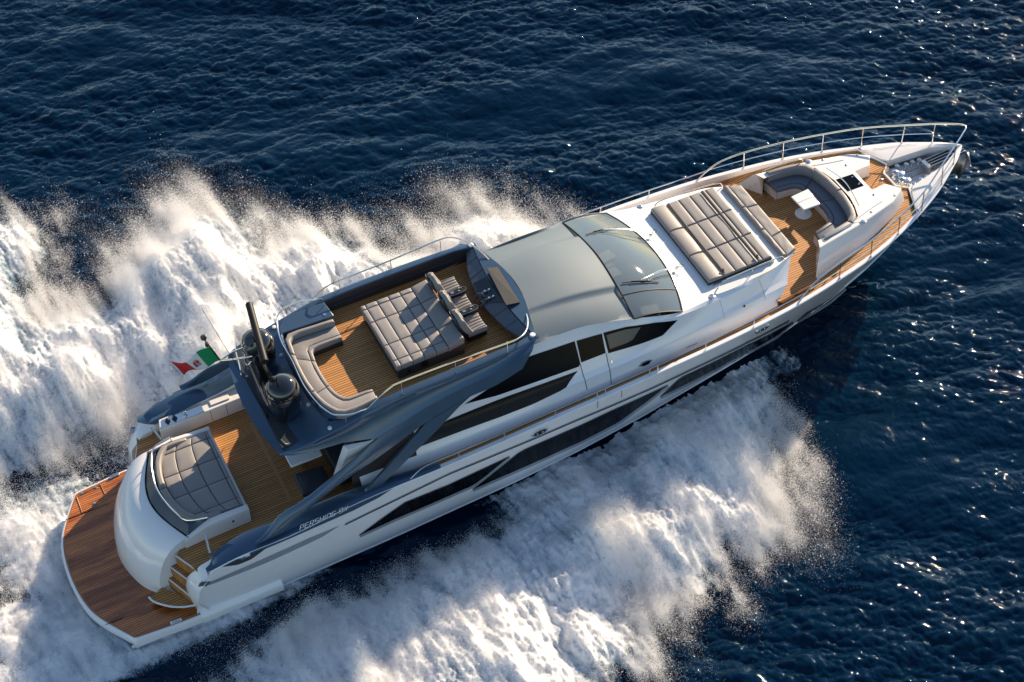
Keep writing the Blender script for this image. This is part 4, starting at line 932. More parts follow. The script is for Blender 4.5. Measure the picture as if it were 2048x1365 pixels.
# bow sunbathing pad
T = thing('sun_pad', (19.5, 0, 4.1), 'large taupe sunbathing pad strapped down on the white foredeck', 'sun pad')
P = quad([(18.42, -1.60), (20.46, -1.57), (20.46, 1.57), (18.42, 1.60)])
mb = MB(); panels(mb, P, [0, .24, .245, .43, .61, .79, .86, 1], [0, .33, .335, .665, .67, 1], 2.04, 3.18, lambda u, v: 4.28+.06*math.sin(math.pi*min(1, max(0, (.24-u)/.24))*.75)*(u < .24), .18, skip=[(1, j) for j in range(5)]+[(i, 1) for i in range(7)]+[(i, 3) for i in range(7)]); mb.build('quilted_cushion', TAUPE, T)
mb = MB(); mb.prism([tuple(P(u, v))+(4.2,) for u, v in ((.0, .0), (1, 0), (1, 1), (0, 1))], .08); mb.build('pad_base', SEAM, T)
for u in (.26, .80):
    mb = MB(); mb.grid([[tuple(P(u-.010, v))+(4.325+.008*math.sin(v*9),), tuple(P(u+.010, v))+(4.325+.008*math.sin(v*9),)] for v in np.linspace(.02, .98, 20)]); s_ = mb.build('strap', SEAM, T); q = s_.modifiers.new('solid', 'SOLIDIFY'); q.thickness = .012
    mb = MB(); p = P(u, .05); mb.box((p[0], p[1], 4.34), (.09, .05, .03)); mb.build('strap_buckle', BLACKM, s_)
# bench ahead of it
T = thing('deck_bench', (21.0, 0, 3.7), 'long taupe bench facing the table, between sunbathing pad and teak well', 'bench')
mb = MB(); P = quad([(20.80, -1.60), (20.95, -1.58), (20.95, 1.58), (20.80, 1.60)]); panels(mb, P, [0, 1], [0, .36, .68, 1], .15, 3.06, 4.13, .3, .05, n=14); mb.build('backrest', TAUPE, T)
mb = MB(); P = quad([(20.96, -1.58), (21.34, -1.45), (21.34, 1.45), (20.96, 1.58)]); panels(mb, P, [0, 1], [0, .26, .68, 1], .38, 2.96, 4.06, .2, .04, n=16); mb.build('seat', TAUPE, T)

def sofa(T, outer, inner, cuts, zs, zb, bw, seat_th, mats, ends=True):
    """U sofa: outer / inner are matching polylines; a backrest of width bw runs along outer."""
    O = resamp(outer, 60); I = resamp(inner, 60)
    L = sum(np.linalg.norm(O[i+1]-O[i]) for i in range(59)); Wd = np.mean(np.linalg.norm(O-I, axis=1))
    def P(u, v):
        t = u*59; k = min(int(t), 58); f = t-k
        a = O[k]*(1-f)+O[k+1]*f; b = I[k]*(1-f)+I[k+1]*f; return a+(b-a)*v
    f0 = bw/Wd
    sm_, bm_ = MB(), MB()
    for u0, u1 in zip(cuts[:-1], cuts[1:]):
        g = .006/L; n_ = max(8, int((u1-u0)*40))
        sm_.puff(sub(P, u0+g, u1-g, f0+.01, .80), (u1-u0)*L, Wd*(.79-f0), zs, seat_th, .025, n_, 8)
        sm_.puff(sub(P, u0+g, u1-g, .805, 1), (u1-u0)*L, Wd*.2, zs+.004, seat_th, .04, n_, 8)
        bm_.puff(sub(P, u0+g, u1-g, 0, f0), (u1-u0)*L, bw, zb, zb-zs+.08, .05, n_, 8)
    sm_.build('seat', mats[0], T); bm_.build('backrest', mats[1], T)
    return P
# bow U sofa
T = thing('sofa', (23.1, 0, 3.3), 'U-shaped lounge sofa around the white table on the foredeck', 'sofa')
outer = cr([(22.26, 1.60), (22.7, 1.56), (23.1, 1.50), (23.42, 1.38), (23.64, 1.08), (23.74, .6), (23.79, .1), (23.75, -.45), (23.66, -.9), (23.5, -1.24), (23.2, -1.38), (22.7, -1.46), (22.26, -1.52)], 4)
inner = cr([(22.34, 1.04), (22.55, 1.0), (22.78, .98), (22.95, .90), (23.04, .72), (23.08, .4), (23.1, .05), (23.1, -.3), (23.06, -.55), (22.98, -.70), (22.85, -.78), (22.65, -.83), (22.36, -.90)], 4)
outer = [p for p in outer]; inner = [p for p in inner]
P_ = sofa(T, outer, inner, [0, .30, .52, .80, 1], 3.72, 4.03, .17, .12, (TAUPE_SH, TAUPE))
O = resamp(outer, 40); I = resamp(inner, 40)
mb = MB(); mb.grid([[(p[0], p[1], 3.6) for p in I], [(p[0]+(q[0]-p[0])*.06, p[1]+(q[1]-p[1])*.06, 3.28) for p, q in zip(I, O)]])
mb.poly([tuple(O[0])+(3.6,), tuple(I[0])+(3.6,), tuple(I[0])+(3.28,), tuple(O[0])+(3.28,)]); mb.poly([tuple(O[-1])+(3.6,), tuple(I[-1])+(3.6,), tuple(I[-1])+(3.28,), tuple(O[-1])+(3.28,)])
mb.build('sofa_base', CREAM, T)
# cocktail table
T = thing('cocktail_table', (22.7, .1, LF), 'small white two-leaf pedestal table inside the U-shaped sofa', 'table')
tp = [U('e', *q, 3.86) for q in ((1130, 490), (1250, 435), (1335, 540), (1220, 582))]
mb = MB(); mid0, mid1 = (tp[0]+tp[3])/2, (tp[1]+tp[2])/2
for q in ([tp[0], tp[1], mid1, mid0], [mid0, mid1, tp[2], tp[3]]):
    c = sum(q)/4; mb.prism([tuple(c+(p-c)*.985) for p in q], .05)
mb.build('tabletop', WHITE, T, bevel=.02, seg=3)
cc = sum(tp)/4; mb = MB(); mb.lathe((cc[0]-.02, cc[1], LF), [(.24, 0), (.25, .02), (.22, .05), (.11, .09), (.08, .15), (.085, .5)], 28); mb.build('pedestal', WHITE, T)

# fly sofa
T = thing('sofa', (7.6, 0, FZ), 'curved taupe sofa at the aft end of the flybridge beside black domes', 'sofa')
outer = [U('c', *q, 5.25)[:2] for q in ((492, 585), (350, 632), (208, 683), (222, 750), (245, 822), (285, 905), (330, 985), (400, 1070), (475, 1128), (540, 1150), (620, 1130), (690, 1095), (760, 1055))]
inner = [U('c', *q, 5.12)[:2] for q in ((545, 692), (440, 735), (372, 765), (378, 800), (395, 850), (420, 900), (455, 955), (500, 1010), (545, 1040), (580, 1046), (625, 1030), (670, 1012), (725, 997))]
outer = cr(outer, 3); inner = cr(inner, 3)
sofa(T, outer, inner, [0, .36, .62, 1], 5.10, 5.27, .14, .14, (TAUPE, TAUPE))
O = resamp(outer, 40); I = resamp(inner, 40)
mb = MB(); mb.grid([[(p[0], p[1], 4.97) for p in I], [(p[0]+(q[0]-p[0])*.05, p[1]+(q[1]-p[1])*.05, FZ) for p, q in zip(I, O)]])
mb.grid([[tuple(O[0])+(4.99,), tuple(I[0])+(4.99,)], [tuple(O[0])+(FZ,), tuple(I[0])+(FZ,)]]); mb.grid([[tuple(O[-1])+(4.99,), tuple(I[-1])+(4.99,)], [tuple(O[-1])+(FZ,), tuple(I[-1])+(FZ,)]])
mb.build('sofa_base', DARKP, T)
# fly sun pad
T = thing('sun_pad', (10.3, 0, FZ), 'wide taupe quilted sunbathing pad behind the three helm seats', 'sun pad')
P = quad([(9.36, -1.19), (11.3, -1.19), (11.3, 1.19), (9.36, 1.19)])
mb = MB(); panels(mb, P, [0, .075, .245, .415, .585, .76], [0, .10, .345, .72, .93, 1], 1.94, 2.38, 5.30, .16, .022)
mb.build('quilted_cushion', TAUPE, T)
mb = MB(); panels(mb, P, [.76, 1.0], [0, .28, .72, 1], 1.94, 2.38, lambda u, v: 5.31+.10*max(0, (u-.76))/.24, .2, .04); mb.build('bolster', TAUPE, T)
mb = MB(); mb.prism([(9.40, -1.16, 5.16), (11.3, -1.16, 5.16), (11.3, 1.16, 5.16), (9.40, 1.16, 5.16)], z0=FZ); PB = mb.build('pad_base', DARKP, T, bevel=.02)
mb = MB(); mb.lathe((10.15, -1.165, 4.98), [(.11, 0), (.11, .015), (.085, .02), (.03, .012)], 24, ax=(0, -1, 0)); mb.lathe((9.7, -1.165, 4.95), [(.05, 0), (.05, .012)], 8, ax=(0, -1, 0)); mb.build('speaker', BLACKM, PB, sep=True)
# helm seats
def seat_mesh(T, y):
    mb = MB(); X = 11.42
    Pq = quad([(X+.12, y-.25), (X+.62, y-.23), (X+.62, y+.23), (X+.12, y+.25)])
    panels(mb, Pq, [0, 1], [0, .2, .4, .6, .8, 1], .5, .48, lambda u, v: 5.20+.05*u-.02*math.sin(math.pi*v), .14, .03, gap=.003, n=9)
    mb.puff(quad([(X+.1, y-.28), (X+.64, y-.28), (X+.64, y-.23), (X+.1, y-.24)]), .5, .06, 5.23, .16, .03, 8, 6); mb.puff(quad([(X+.1, y+.24), (X+.64, y+.23), (X+.64, y+.28), (X+.1, y+.28)]), .5, .06, 5.23, .16, .03, 8, 6)
    mb.build('seat', TAUPE, T)
    mb = MB(); rows = []
    for t in np.linspace(0, 1, 16):
        z = 5.12+.76*t; xo = X+.16-.30*t-.04*math.sin(math.pi*t); wv = .30*(1-.20*t**2)*math.sqrt(max(.12, 1-(max(0, t-.5)/.52)**3)) if t > .01 else .26; th = .13+.06*math.sin(math.pi*min(1, t*1.1))-.03*t
        if t > .97: th *= .6
        row = []
        for q in np.linspace(0, 2*math.pi, 29)[:-1]:
            cx_, sy_ = math.cos(q), math.sin(q)
            yy = wv*math.copysign(abs(sy_)**.55, sy_); xx = th*.5*math.copysign(abs(cx_)**.7, cx_)
            if cx_ > 0: xx += .09*abs(yy/wv)**3*(1 if t < .75 else .5)-.012*math.cos(yy*40)*(1 if t < .75 else 0)
            row.append((xo+xx, y+yy, z+.02*math.cos(q)))
        rows.append(row)
    mb.grid(rows, cv=True); mb.poly(rows[-1]); mb.poly(rows[0]); bk = mb.build('backrest', TAUPE, T, ang=60)
    mb = MB()                             # dark moulded shell behind the backrest
    rows = []
    for t in np.linspace(0, .93, 12):
        z = 5.12+.76*t; xo = X+.16-.30*t-.04*math.sin(math.pi*t)-.10+.03*t; wv = .27*(1-.20*t**2)*math.sqrt(max(.12, 1-(max(0, t-.5)/.52)**3))
        rows.append([(xo-.03*math.cos(q), y+wv*math.sin(q), z) for q in np.linspace(-math.pi/2, math.pi/2, 11)])
    mb.grid(rows); sh = mb.build('seat_shell', DARKP, T); q = sh.modifiers.new('solid', 'SOLIDIFY'); q.thickness = .015
    mb = MB(); mb.box((X+.36, y, 4.98), (.56, .52, .28)); mb.build('seat_base', BLACKM, T, bevel=.04)
YS = (.80, .07, -.68)
labs = ('taupe helm seat on the port side, farthest from the visible hull side', 'middle one of three taupe helm seats facing the console', 'taupe helm seat nearest the starboard rail, its near side open')
T0_ = thing('helm_seat', (11.6, YS[0], FZ), labs[0], 'helm seat', 'helm seats on the flybridge'); seat_mesh(T0_, YS[0])
for k in (1, 2):
    r = T0_.copy(); COL.objects.link(r); r['label'] = labs[k]; r.location = (11.6, YS[k], FZ)
    for ch in list(T0_.children):
        c = ch.copy(); COL.objects.link(c); c.parent = r; c.matrix_parent_inverse = ch.matrix_parent_inverse
for k, y in enumerate(((YS[0]+YS[1])/2-.02, (YS[1]+YS[2])/2-.02)):
    T = thing('armrest_console', (11.8, y, FZ), ('black armrest console with joystick between port and middle helm seats', 'black armrest console with joystick between middle and starboard helm seats')[k], 'armrest console', 'armrest consoles between the helm seats')
    mb = MB(); pr = [(11.5, -.07), (11.95, -.10), (12.06, -.06), (12.1, 0), (12.06, .06), (11.95, .10), (11.5, .07)]; pr = [(x, y+yy, 5.36) for x, yy in pr]; mb.prism(pr, .10)
    mb.prism([(x, q, 5.27) for x, q, z in pr[1:-1]]+[(11.6, y+.05, 5.27), (11.6, y-.05, 5.27)], .5); mb.build('console_pod', BLACKM, T, bevel=.02)
    mb = MB(); mb.tube(cr([(p[0], p[1], 5.365) for p in pr], 3, closed=True), .012, 6, closed=True); mb.build('pod_rim', DASHB, T)
    mb = MB(); mb.lathe((11.9, y, 5.36), [(.03, 0), (.012, .02), (.012, .08), (.022, .1), (.01, .12)], 10); mb.lathe((11.98, y+.04, 5.36), [(.02, 0), (.02, .03)], 8); mb.box((11.7, y, 5.368), (.09, .07, .01)); mb.build('joystick', STEEL, T)
# aft sun pad
T = thing('sun_pad', (4.0, 0, 2.4), 'half-round taupe sunbathing pad on the stern above the white hood', 'sun pad')
def Pa(u, v):
    y = -1.34+2.68*v; xa = np.interp(abs(y), [0, .5, .9, 1.15, 1.34], [3.10, 3.14, 3.24, 3.36, 3.55]); return np.array([xa+(4.70-xa)*u, y])
mb = MB(); panels(mb, Pa, [0, .27, .60, .93, 1], [0, .09, .36, .64, .91, 1], 1.5, 2.68, 2.62, .14, .022); mb.build('quilted_cushion', TAUPE, T)
def Pb(u, v):
    y = -1.38+2.76*v; xa = np.interp(abs(y), [0, .5, .9, 1.15, 1.38], [2.90, 2.95, 3.06, 3.19, 3.42]); wv = .19; return np.array([xa+wv*u, y*(1-.05*u)])
mb = MB(); panels(mb, Pb, [0, 1], [0, .5, 1], .19, 3.0, 2.74, .26, .06, n=20); 
for sg in (-1, 1): mb.puff(quad([(3.42, sg*1.40), (4.1, sg*1.40), (4.1, sg*1.28), (3.42, sg*1.24)]), .7, .13, lambda u, v: 2.73-.08*u, .2, .05, 10, 8)
mb.build('backrest', TAUPE, T)
mb = MB(); mb.prism([(3.2, -1.3), (4.68, -1.3), (4.68, 1.3), (3.2, 1.3), (3.0, .5), (3.0, -.5)], z1=2.555, z0=2.45); mb.build('pad_base', SEAM, T)
# cockpit table and ottoman
T = thing('cockpit_table', (6.8, -.3, SOLE), 'white table half hidden under the overhang above the cockpit sole', 'table')
mb = MB(); mb.prism([(6.2, -1.0), (7.08, -1.02), (7.2, .9), (6.2, .9)], z1=2.84, z0=2.76); mb.build('tabletop', WHITE, T, bevel=.02)
mb = MB()
for y in (-.6, .5): mb.box((6.65, y, 2.45), (.14, .14, .64))
mb.build('leg', STEEL, T, bevel=.02, sep=True)
T = thing('ottoman', (6.6, -1.45, SOLE), 'dark cushioned seat with white base beside the cockpit table', 'seat')
P = quad([(6.18, -1.80), (7.0, -1.74), (7.0, -1.14), (6.2, -1.08)])
mb = MB(); mb.puff(P, .8, .68, 2.60, .16, .05, 16, 14); mb.puff(sub(P, .12, .88, .14, .86), .6, .48, 2.615, .03, .015, 10, 10); mb.build('seat', NAVYL, T)
mb = MB(); mb.prism([tuple(P(u, v))+(2.45,) for u, v in ((.05, .05), (.95, .05), (.95, .95), (.05, .95))], z0=SOLE); mb.build('seat_base', CREAM, T, bevel=.03)
T = thing('sofa', (7.6, -.9, SOLE), 'dark cockpit sofa in the shade behind the white table', 'sofa')
mb = MB(); mb.puff(quad([(7.25, -1.7), (7.9, -1.7), (7.9, 1.4), (7.25, 1.4)]), .6, 3, 2.58, .4, .05, 10, 20); mb.build('seat', NAVYL, T)
mb = MB(); mb.puff(quad([(7.9, -1.7), (8.1, -1.7), (8.1, 1.4), (7.9, 1.4)]), .2, 3, 3.0, .8, .06, 8, 20); mb.build('backrest', NAVYL, T)

# flag
T = thing('flag', (5.2, 0, 6.7), 'green white and red striped flag with a crest, flying aft from the mast boom', 'flag')
def flagpt(u, v):                        # u along the fly, v down the hoist
    h = np.array([5.075-.02, 0, 7.22])*(1-v)+np.array([5.235, 0, 6.64])*v
    d = np.array([-.98, .10, -.16]); w_ = u**.8*.11
    return h+d*u*1.0+np.array([.06*u*v, w_*math.sin(7*u+1.5*v), w_*math.cos(6*u+2*v)*.8-.10*u*u])
FC = [mat('flag_green', (.0, .27, .085), .7), mat('flag_white', (.78, .76, .72), .7), mat('flag_red', (.55, .02, .025), .7)]
for i, nm in enumerate(('green_stripe', 'white_stripe', 'red_stripe')):
    mb = MB(); mb.grid([[flagpt(u, v) for v in np.linspace(0, 1, 12)] for u in np.linspace(i/3, (i+1)/3, 12)]); o = mb.build(nm, FC[i], T); q = o.modifiers.new('solid', 'SOLIDIFY'); q.thickness = .006
CRC = [FC[2], mat('crest_blue', (.03, .06, .30), .7), mat('crest_gold', (.45, .30, .05), .6), FC[1]]
for nm, u0, u1, v0, v1, k in (('crest_red_quarter', .42, .495, .33, .50, 0), ('crest_blue_quarter', .505, .58, .50, .67, 1), ('crest_red_quarter', .505, .58, .33, .49, 0), ('crest_white_quarter', .42, .495, .51, .67, 2), ('crest_crown', .45, .55, .24, .32, 2)):
    for s_ in (-1, 1):
        mb = MB(); mb.grid([[flagpt(u, v)+np.array([0, 0.0, .012*s_]) for v in np.linspace(v0, v1, 4)] for u in np.linspace(u0, u1, 4)]); mb.build(nm, CRC[k], T)
# ------------------------------------------------------------------ sea
GN_, GS = 1280, .04
GX0, GY0 = -9.0, -19.0
LT = GN_*GS
kx = np.fft.fftfreq(GN_, GS)*2*math.pi; KXg, KYg = np.meshgrid(kx, kx, indexing='ij'); KK = np.hypot(KXg, KYg); KK[0, 0] = 1
def field(beta, kmin, kmax, seed, sx=1, sy=1, ang=0):            # band limited fractal noise, unit variance
    r = np.random.default_rng(seed); ca, sa = math.cos(ang), math.sin(ang)
    a = (KXg*ca+KYg*sa)*sx; b = (-KXg*sa+KYg*ca)*sy; k = np.hypot(a, b)+1e-9
    H_ = np.fft.fft2(r.standard_normal((GN_, GN_)))*np.where((k > kmin) & (k < kmax), k**(-beta/2), 0)
    g = np.real(np.fft.ifft2(H_)); return g/g.std()
gx = GX0+np.arange(GN_)*GS; gy = GY0+np.arange(GN_)*GS
X_, Y_ = np.meshgrid(gx, gy, indexing='ij')
rs = np.random.default_rng(5)
WA = rad(66)                                                     # wind direction
th = np.arctan2(KYg, KXg)-WA
th2 = th-rad(24)
lam = 2*math.pi/KK
def waves(spec, slope, seed):
    spec = spec.copy(); spec[0, 0] = 0
    A_ = np.fft.fft2(np.random.default_rng(seed).standard_normal((GN_, GN_)))*np.sqrt(spec); A_[0, 0] = 0
    g = np.hypot(np.real(np.fft.ifft2(1j*KXg*A_)), np.real(np.fft.ifft2(1j*KYg*A_))); A_ *= slope/np.sqrt((g*g).mean())
    return np.real(np.fft.ifft2(A_)), -np.real(np.fft.ifft2(1j*KXg/KK*A_)), -np.real(np.fft.ifft2(1j*KYg/KK*A_))
dirn = np.abs(np.cos(th))**6+.5*np.abs(np.cos(th2))**10+.04
w1 = waves(KK**-4.0*np.exp(-.8*(2*math.pi/4.5/KK)**2)*dirn*np.exp(-(.55/lam)**2), .14, 5)
w2 = waves(KK**-3.2*np.exp(-1.2*(1/(1.3/lam)**2)**1.0)*(np.abs(np.cos(th))**3+.4*np.abs(np.cos(th2))**4+.12)*np.exp(-(.12/lam)**2), .31, 6)
gust = np.clip(.95+.34*field(3.0, .12, 1.6, 8, 1.6, .7, rad(-25)), .35, 1.7)
h_ = w1[0]+w2[0]*gust; dx_ = .9*w1[1]+.6*w2[1]*gust; dy_ = .9*w1[2]+.6*w2[2]*gust
edge = np.clip(np.minimum(np.minimum(X_-gx[0], gx[-1]-X_), np.minimum(Y_-gy[0], gy[-1]-Y_))/3, 0, 1); edge = edge*edge*(3-2*edge)
h_ *= edge; dx_ *= edge; dy_ *= edge
def grid_mesh(name, co, mask=None, attrs=None, extra=None):
    n, m = co.shape[:2]; idx = np.arange(n*m).reshape(n, m)
    q = np.stack([idx[:-1, :-1], idx[1:, :-1], idx[1:, 1:], idx[:-1, 1:]], -1).reshape(-1, 4)
    co = co.reshape(-1, 3)
    if mask is not None:
        fm = (mask[:-1, :-1] | mask[1:, :-1] | mask[1:, 1:] | mask[:-1, 1:]).reshape(-1); q = q[fm]
        used = np.zeros(n*m, bool); used[q.ravel()] = True; re = np.cumsum(used)-1; q = re[q]; co = co[used]
        if attrs: attrs = {k: v.reshape(-1)[used] for k, v in attrs.items()}
    if extra is not None: ev, ef = extra; q = np.concatenate([q, np.array(ef)+len(co)]); co = np.concatenate([co, np.array(ev, float)])
    me = bpy.data.meshes.new(name); me.vertices.add(len(co)); me.vertices.foreach_set('co', co.astype(np.float32).ravel())
    me.loops.add(len(q)*4); me.loops.foreach_set('vertex_index', q.astype(np.int32).ravel())
    me.polygons.add(len(q)); me.polygons.foreach_set('loop_start', np.arange(0, len(q)*4, 4, dtype=np.int32))
    me.polygons.foreach_set('use_smooth', np.ones(len(q), bool))
    if attrs:
        for k, v in attrs.items():
            a = me.attributes.new(k, 'FLOAT', 'POINT'); a.data.foreach_set('value', v.astype(np.float32).ravel())
    me.update(calc_edges=True); me.validate()
    o = bpy.data.objects.new(name, me); COL.objects.link(o); return o
sm, t, b = nodes('sea_water')
b.inputs['Base Color'].default_value = (.0003, .0095, .027, 1); b.inputs['Roughness'].default_value = .03; b.inputs['IOR'].default_value = 1.33; b.inputs['Specular Tint'].default_value = (.45, .78, 1, 1)
tc = t.nodes.new('ShaderNodeTexCoord')
n1 = t.nodes.new('ShaderNodeTexNoise'); n1.inputs['Scale'].default_value = 6; n1.inputs['Detail'].default_value = 4; n1.inputs['Roughness'].default_value = .6
mp = t.nodes.new('ShaderNodeMapping'); mp.inputs['Rotation'].default_value = (0, 0, rad(-66)); mp.inputs['Scale'].default_value = (2.0, .8, 1)
t.links.new(tc.outputs['Object'], mp.inputs[0]); t.links.new(mp.outputs[0], n1.inputs['Vector'])
bp = t.nodes.new('ShaderNodeBump'); bp.inputs['Strength'].default_value = .4; bp.inputs['Distance'].default_value = .03
t.links.new(n1.outputs[0], bp.inputs['Height']); t.links.new(bp.outputs[0], b.inputs['Normal'])

# ------------------------------------------------------------------ white water
def sdf(poly):                                                    # signed distance, positive inside
    P = np.array(poly); d2 = np.full(X_.shape, 1e9); ins = np.zeros(X_.shape, bool)
    for a, c in zip(P, np.roll(P, -1, 0)):
        e = c-a; wx, wy = X_-a[0], Y_-a[1]; tt = np.clip((wx*e[0]+wy*e[1])/(e@e), 0, 1)
        d2 = np.minimum(d2, (wx-tt*e[0])**2+(wy-tt*e[1])**2)
        cnd = (a[1] > Y_) != (c[1] > Y_)
        with np.errstate(divide='ignore', invalid='ignore'):
            ins ^= cnd & (X_ < (c[0]-a[0])*(Y_-a[1])/(c[1]-a[1])+a[0])
    d = np.sqrt(d2); return np.where(ins, d, -d)
def pg(pts, z): return [U('p', x, y, z)[:2] for x, y in pts]
stb = pg([(1597, 688), (1612, 740), (1590, 790), (1578, 840), (1592, 890), (1585, 960), (1575, 1010), (1585, 1060), (1550, 1100), (1480, 1110), (1450, 1150), (1420, 1190), (1330, 1220), (1275, 1205), (1320, 1260), (1335, 1310), (1250, 1385), (1100, 1560), (300, 1560), (330, 1400), (440, 1322), (570, 1245), (700, 1178), (800, 1120), (880, 1080), (940, 1040), (965, 1020)], .3)+[np.array([11.2, 0]), np.array([21.2, 0])]
prt = pg([(1180, 425), (1090, 425), (1060, 405), (1000, 395), (950, 385), (900, 405), (860, 430), (840, 480), (800, 480), (770, 455), (700, 445), (640, 435), (600, 430), (560, 450), (530, 460), (500, 430), (470, 400), (430, 385), (380, 385), (340, 405), (310, 430), (290, 470), (240, 490), (215, 530), (190, 575), (100, 600), (70, 560), (110, 470), (100, 430), (40, 390), (-40, 400), (-160, 420), (-160, 985), (0, 925), (90, 900), (180, 860), (270, 815)], .7)+[np.array([6, 2.0]), np.array([12, 0]), np.array([21.2, 0]), np.array([21.4, 2.2])]
stn = pg([(240, 950), (165, 975), (75, 1012), (-100, 1085), (-200, 1100), (-260, 1560), (350, 1500), (330, 1365), (310, 1335), (420, 1280), (520, 1225), (600, 1160)], .15)+[np.array([5.0, -1.5]), np.array([3.5, 0.0]), np.array([3.0, 1.5])]
b1 = np.abs(field(3.2, .35, 9, 21, 1, 1.5)); b2 = np.sqrt(field(2.6, 1.6, 22, 22)**2+.12); f1 = field(3.0, .3, 40, 23); f2 = field(2.2, 2, 78, 24)
st1 = field(2.8, .5, 50, 25, 1, .35, rad(62)); st2 = field(2.8, .7, 70, 26, 3.5, 1, 0)
fine = field(1.2, 12, 78, 27)
ds, dp, dn = sdf(stb), sdf(prt), sdf(stn)
sst = lambda v: np.clip(v, 0, 1)**2*(3-2*np.clip(v, 0, 1))
HS = sst((X_+6)/8)*sst((22.3-X_)/2.5)
def cover(d, soft, amp): return np.clip(.5+(d+amp*(.55*f1+.3*f2+.5*np.clip(pA, -2, 2)))/soft, 0, 1.4)
pA = field(2.6, .9, 60, 31, 1, 3.6, rad(8)); pB = field(2.3, 3, 78, 32, 1, 4.0, rad(8)); plume = .65*pA+.55*pB
def dline(pts):
    d2 = np.full(X_.shape, 1e9)
    for a_, c_ in zip(pts[:-1], pts[1:]):
        e = c_-a_; tt = np.clip(((X_-a_[0])*e[0]+(Y_-a_[1])*e[1])/(e@e), 0, 1); d2 = np.minimum(d2, (X_-a_[0]-tt*e[0])**2+(Y_-a_[1]-tt*e[1])**2)
    return np.sqrt(d2)
trough = dline(pg([(150, 1455), (320, 1358), (450, 1285), (580, 1208), (700, 1145), (800, 1092), (880, 1052)], .1))
TR = 1-.96*np.exp(-((trough+.10*f1)/.55)**4)
Ds = TR*cover(ds, 1.1, .42); Dp = cover(dp+.25, 1.2, .42); Dn = np.clip(.66+.30*np.exp(-((X_+1.5)/3.0)**2-(Y_/2.6)**2)+(1.3*np.clip(dn, -3, 1.2)+.16*f1+(.30+.35*sst((np.abs(Y_)-.8)/1.2))*st2)/2.2, 0, 1.15)*.92*TR
bil = 1.2-.64*np.sqrt(b1**2+.18)
ms = sst(ds/2.0)*(.35+.75*np.clip(bil, 0, 1.3))*1.0*sst((X_-2)/10+.25); mp_ = sst(dp/2.2)*(.4+.8*np.clip(bil, 0, 1.3))*1.35*sst((X_+5)/12+.2)
hb_ = np.interp(X_, HX, HY)                                      # keep the mound clear of the topsides
near = np.clip((np.abs(Y_)-np.interp(X_, CHX, CHY)-.05)/1.2, 0, 1); near = np.where((X_ > 22.5), 1, near); near = np.where(X_ < .9, 1, near)
mound = np.maximum(ms, mp_)*(.25+.75*near)+(.10+.05*st2)*sst(dn/1.5)
mound += np.maximum(np.maximum(Ds, Dp), Dn*.6).clip(0, 1)*(.03*(1-b2)+.065*plume+.012*fine)
Dall = np.maximum(np.maximum(Ds, Dp), Dn)
Dfm = np.maximum(np.maximum(np.clip(Ds-.45, 0, 1), np.clip(Dp-.55, 0, 1)), np.clip(Dn-.08, 0, 1))
damp = 1-.9*np.clip(Dfm*4, 0, 1)                              # the sea lies calmer under the foam
x0, x1, y0, y1 = gx[0], gx[-1], gy[0], gy[-1]; B_ = 3000
ev = [(x0, y0, 0), (x1, y0, 0), (x1, y1, 0), (x0, y1, 0), (-B_, -B_, 0), (B_, -B_, 0), (B_, B_, 0), (-B_, B_, 0)]
ef = [(4, 5, 1, 0), (5, 6, 2, 1), (6, 7, 3, 2), (7, 4, 0, 3)]
SEA = grid_mesh('sea', np.stack([X_+dx_*damp, Y_+dy_*damp, h_*damp-.04*(1-damp)], -1), extra=(ev, ef)); SEA.data.materials.append(sm)
tag(SEA, 'dark blue open sea with short choppy waves', 'sea', kind='structure')

inside = (np.abs(Y_) < np.interp(X_, CHX, CHY)-.12) & (X_ > 1.2) & (X_ < 26)
onplat = (np.abs(Y_) < 2.6) & (X_ > .3) & (X_ < 3.2); mound = np.where(onplat, np.minimum(mound, .12), mound)
zf = h_*.6+.015+mound
FO = grid_mesh('wake_foam', np.stack([X_, Y_, zf], -1), (Dfm > .05) & ~inside, dict(cover=Dfm, streak=np.clip(.5+.22*plume, 0, 1)))
fm, t, b = nodes('white_water'); N = t.nodes.new; L = t.links.new
at = N('ShaderNodeAttribute'); at.attribute_name = 'cover'
tc = N('ShaderNodeTexCoord'); nz = N('ShaderNodeTexNoise'); nz.inputs['Scale'].default_value = 17; nz.inputs['Detail'].default_value = 6; nz.inputs['Roughness'].default_value = .7; L(tc.outputs['Object'], nz.inputs['Vector'])
nv = N('ShaderNodeTexNoise'); nv.inputs['Scale'].default_value = 5; nv.inputs['Detail'].default_value = 7; L(tc.outputs['Object'], nv.inputs['Vector'])
ma = N('ShaderNodeMath'); ma.operation = 'ADD'; L(nz.outputs[0], ma.inputs[0]); L(nv.outputs[0], ma.inputs[1])
mb_ = N('ShaderNodeMath'); mb_.operation = 'ADD'; L(ma.outputs[0], mb_.inputs[0]); L(at.outputs['Fac'], mb_.inputs[1])
ra = N('ShaderNodeMapRange'); ra.inputs[1].default_value = 1.1; ra.inputs[2].default_value = 1.75; L(mb_.outputs[0], ra.inputs[0]); L(ra.outputs[0], b.inputs['Alpha'])
a2 = N('ShaderNodeAttribute'); a2.attribute_name = 'streak'; sb = N('ShaderNodeMath'); sb.operation = 'ADD'; L(mb_.outputs[0], sb.inputs[0]); L(a2.outputs['Fac'], sb.inputs[1])
rc = N('ShaderNodeMapRange'); rc.inputs[1].default_value = 1.55; rc.inputs[2].default_value = 2.6; L(sb.outputs[0], rc.inputs[0])
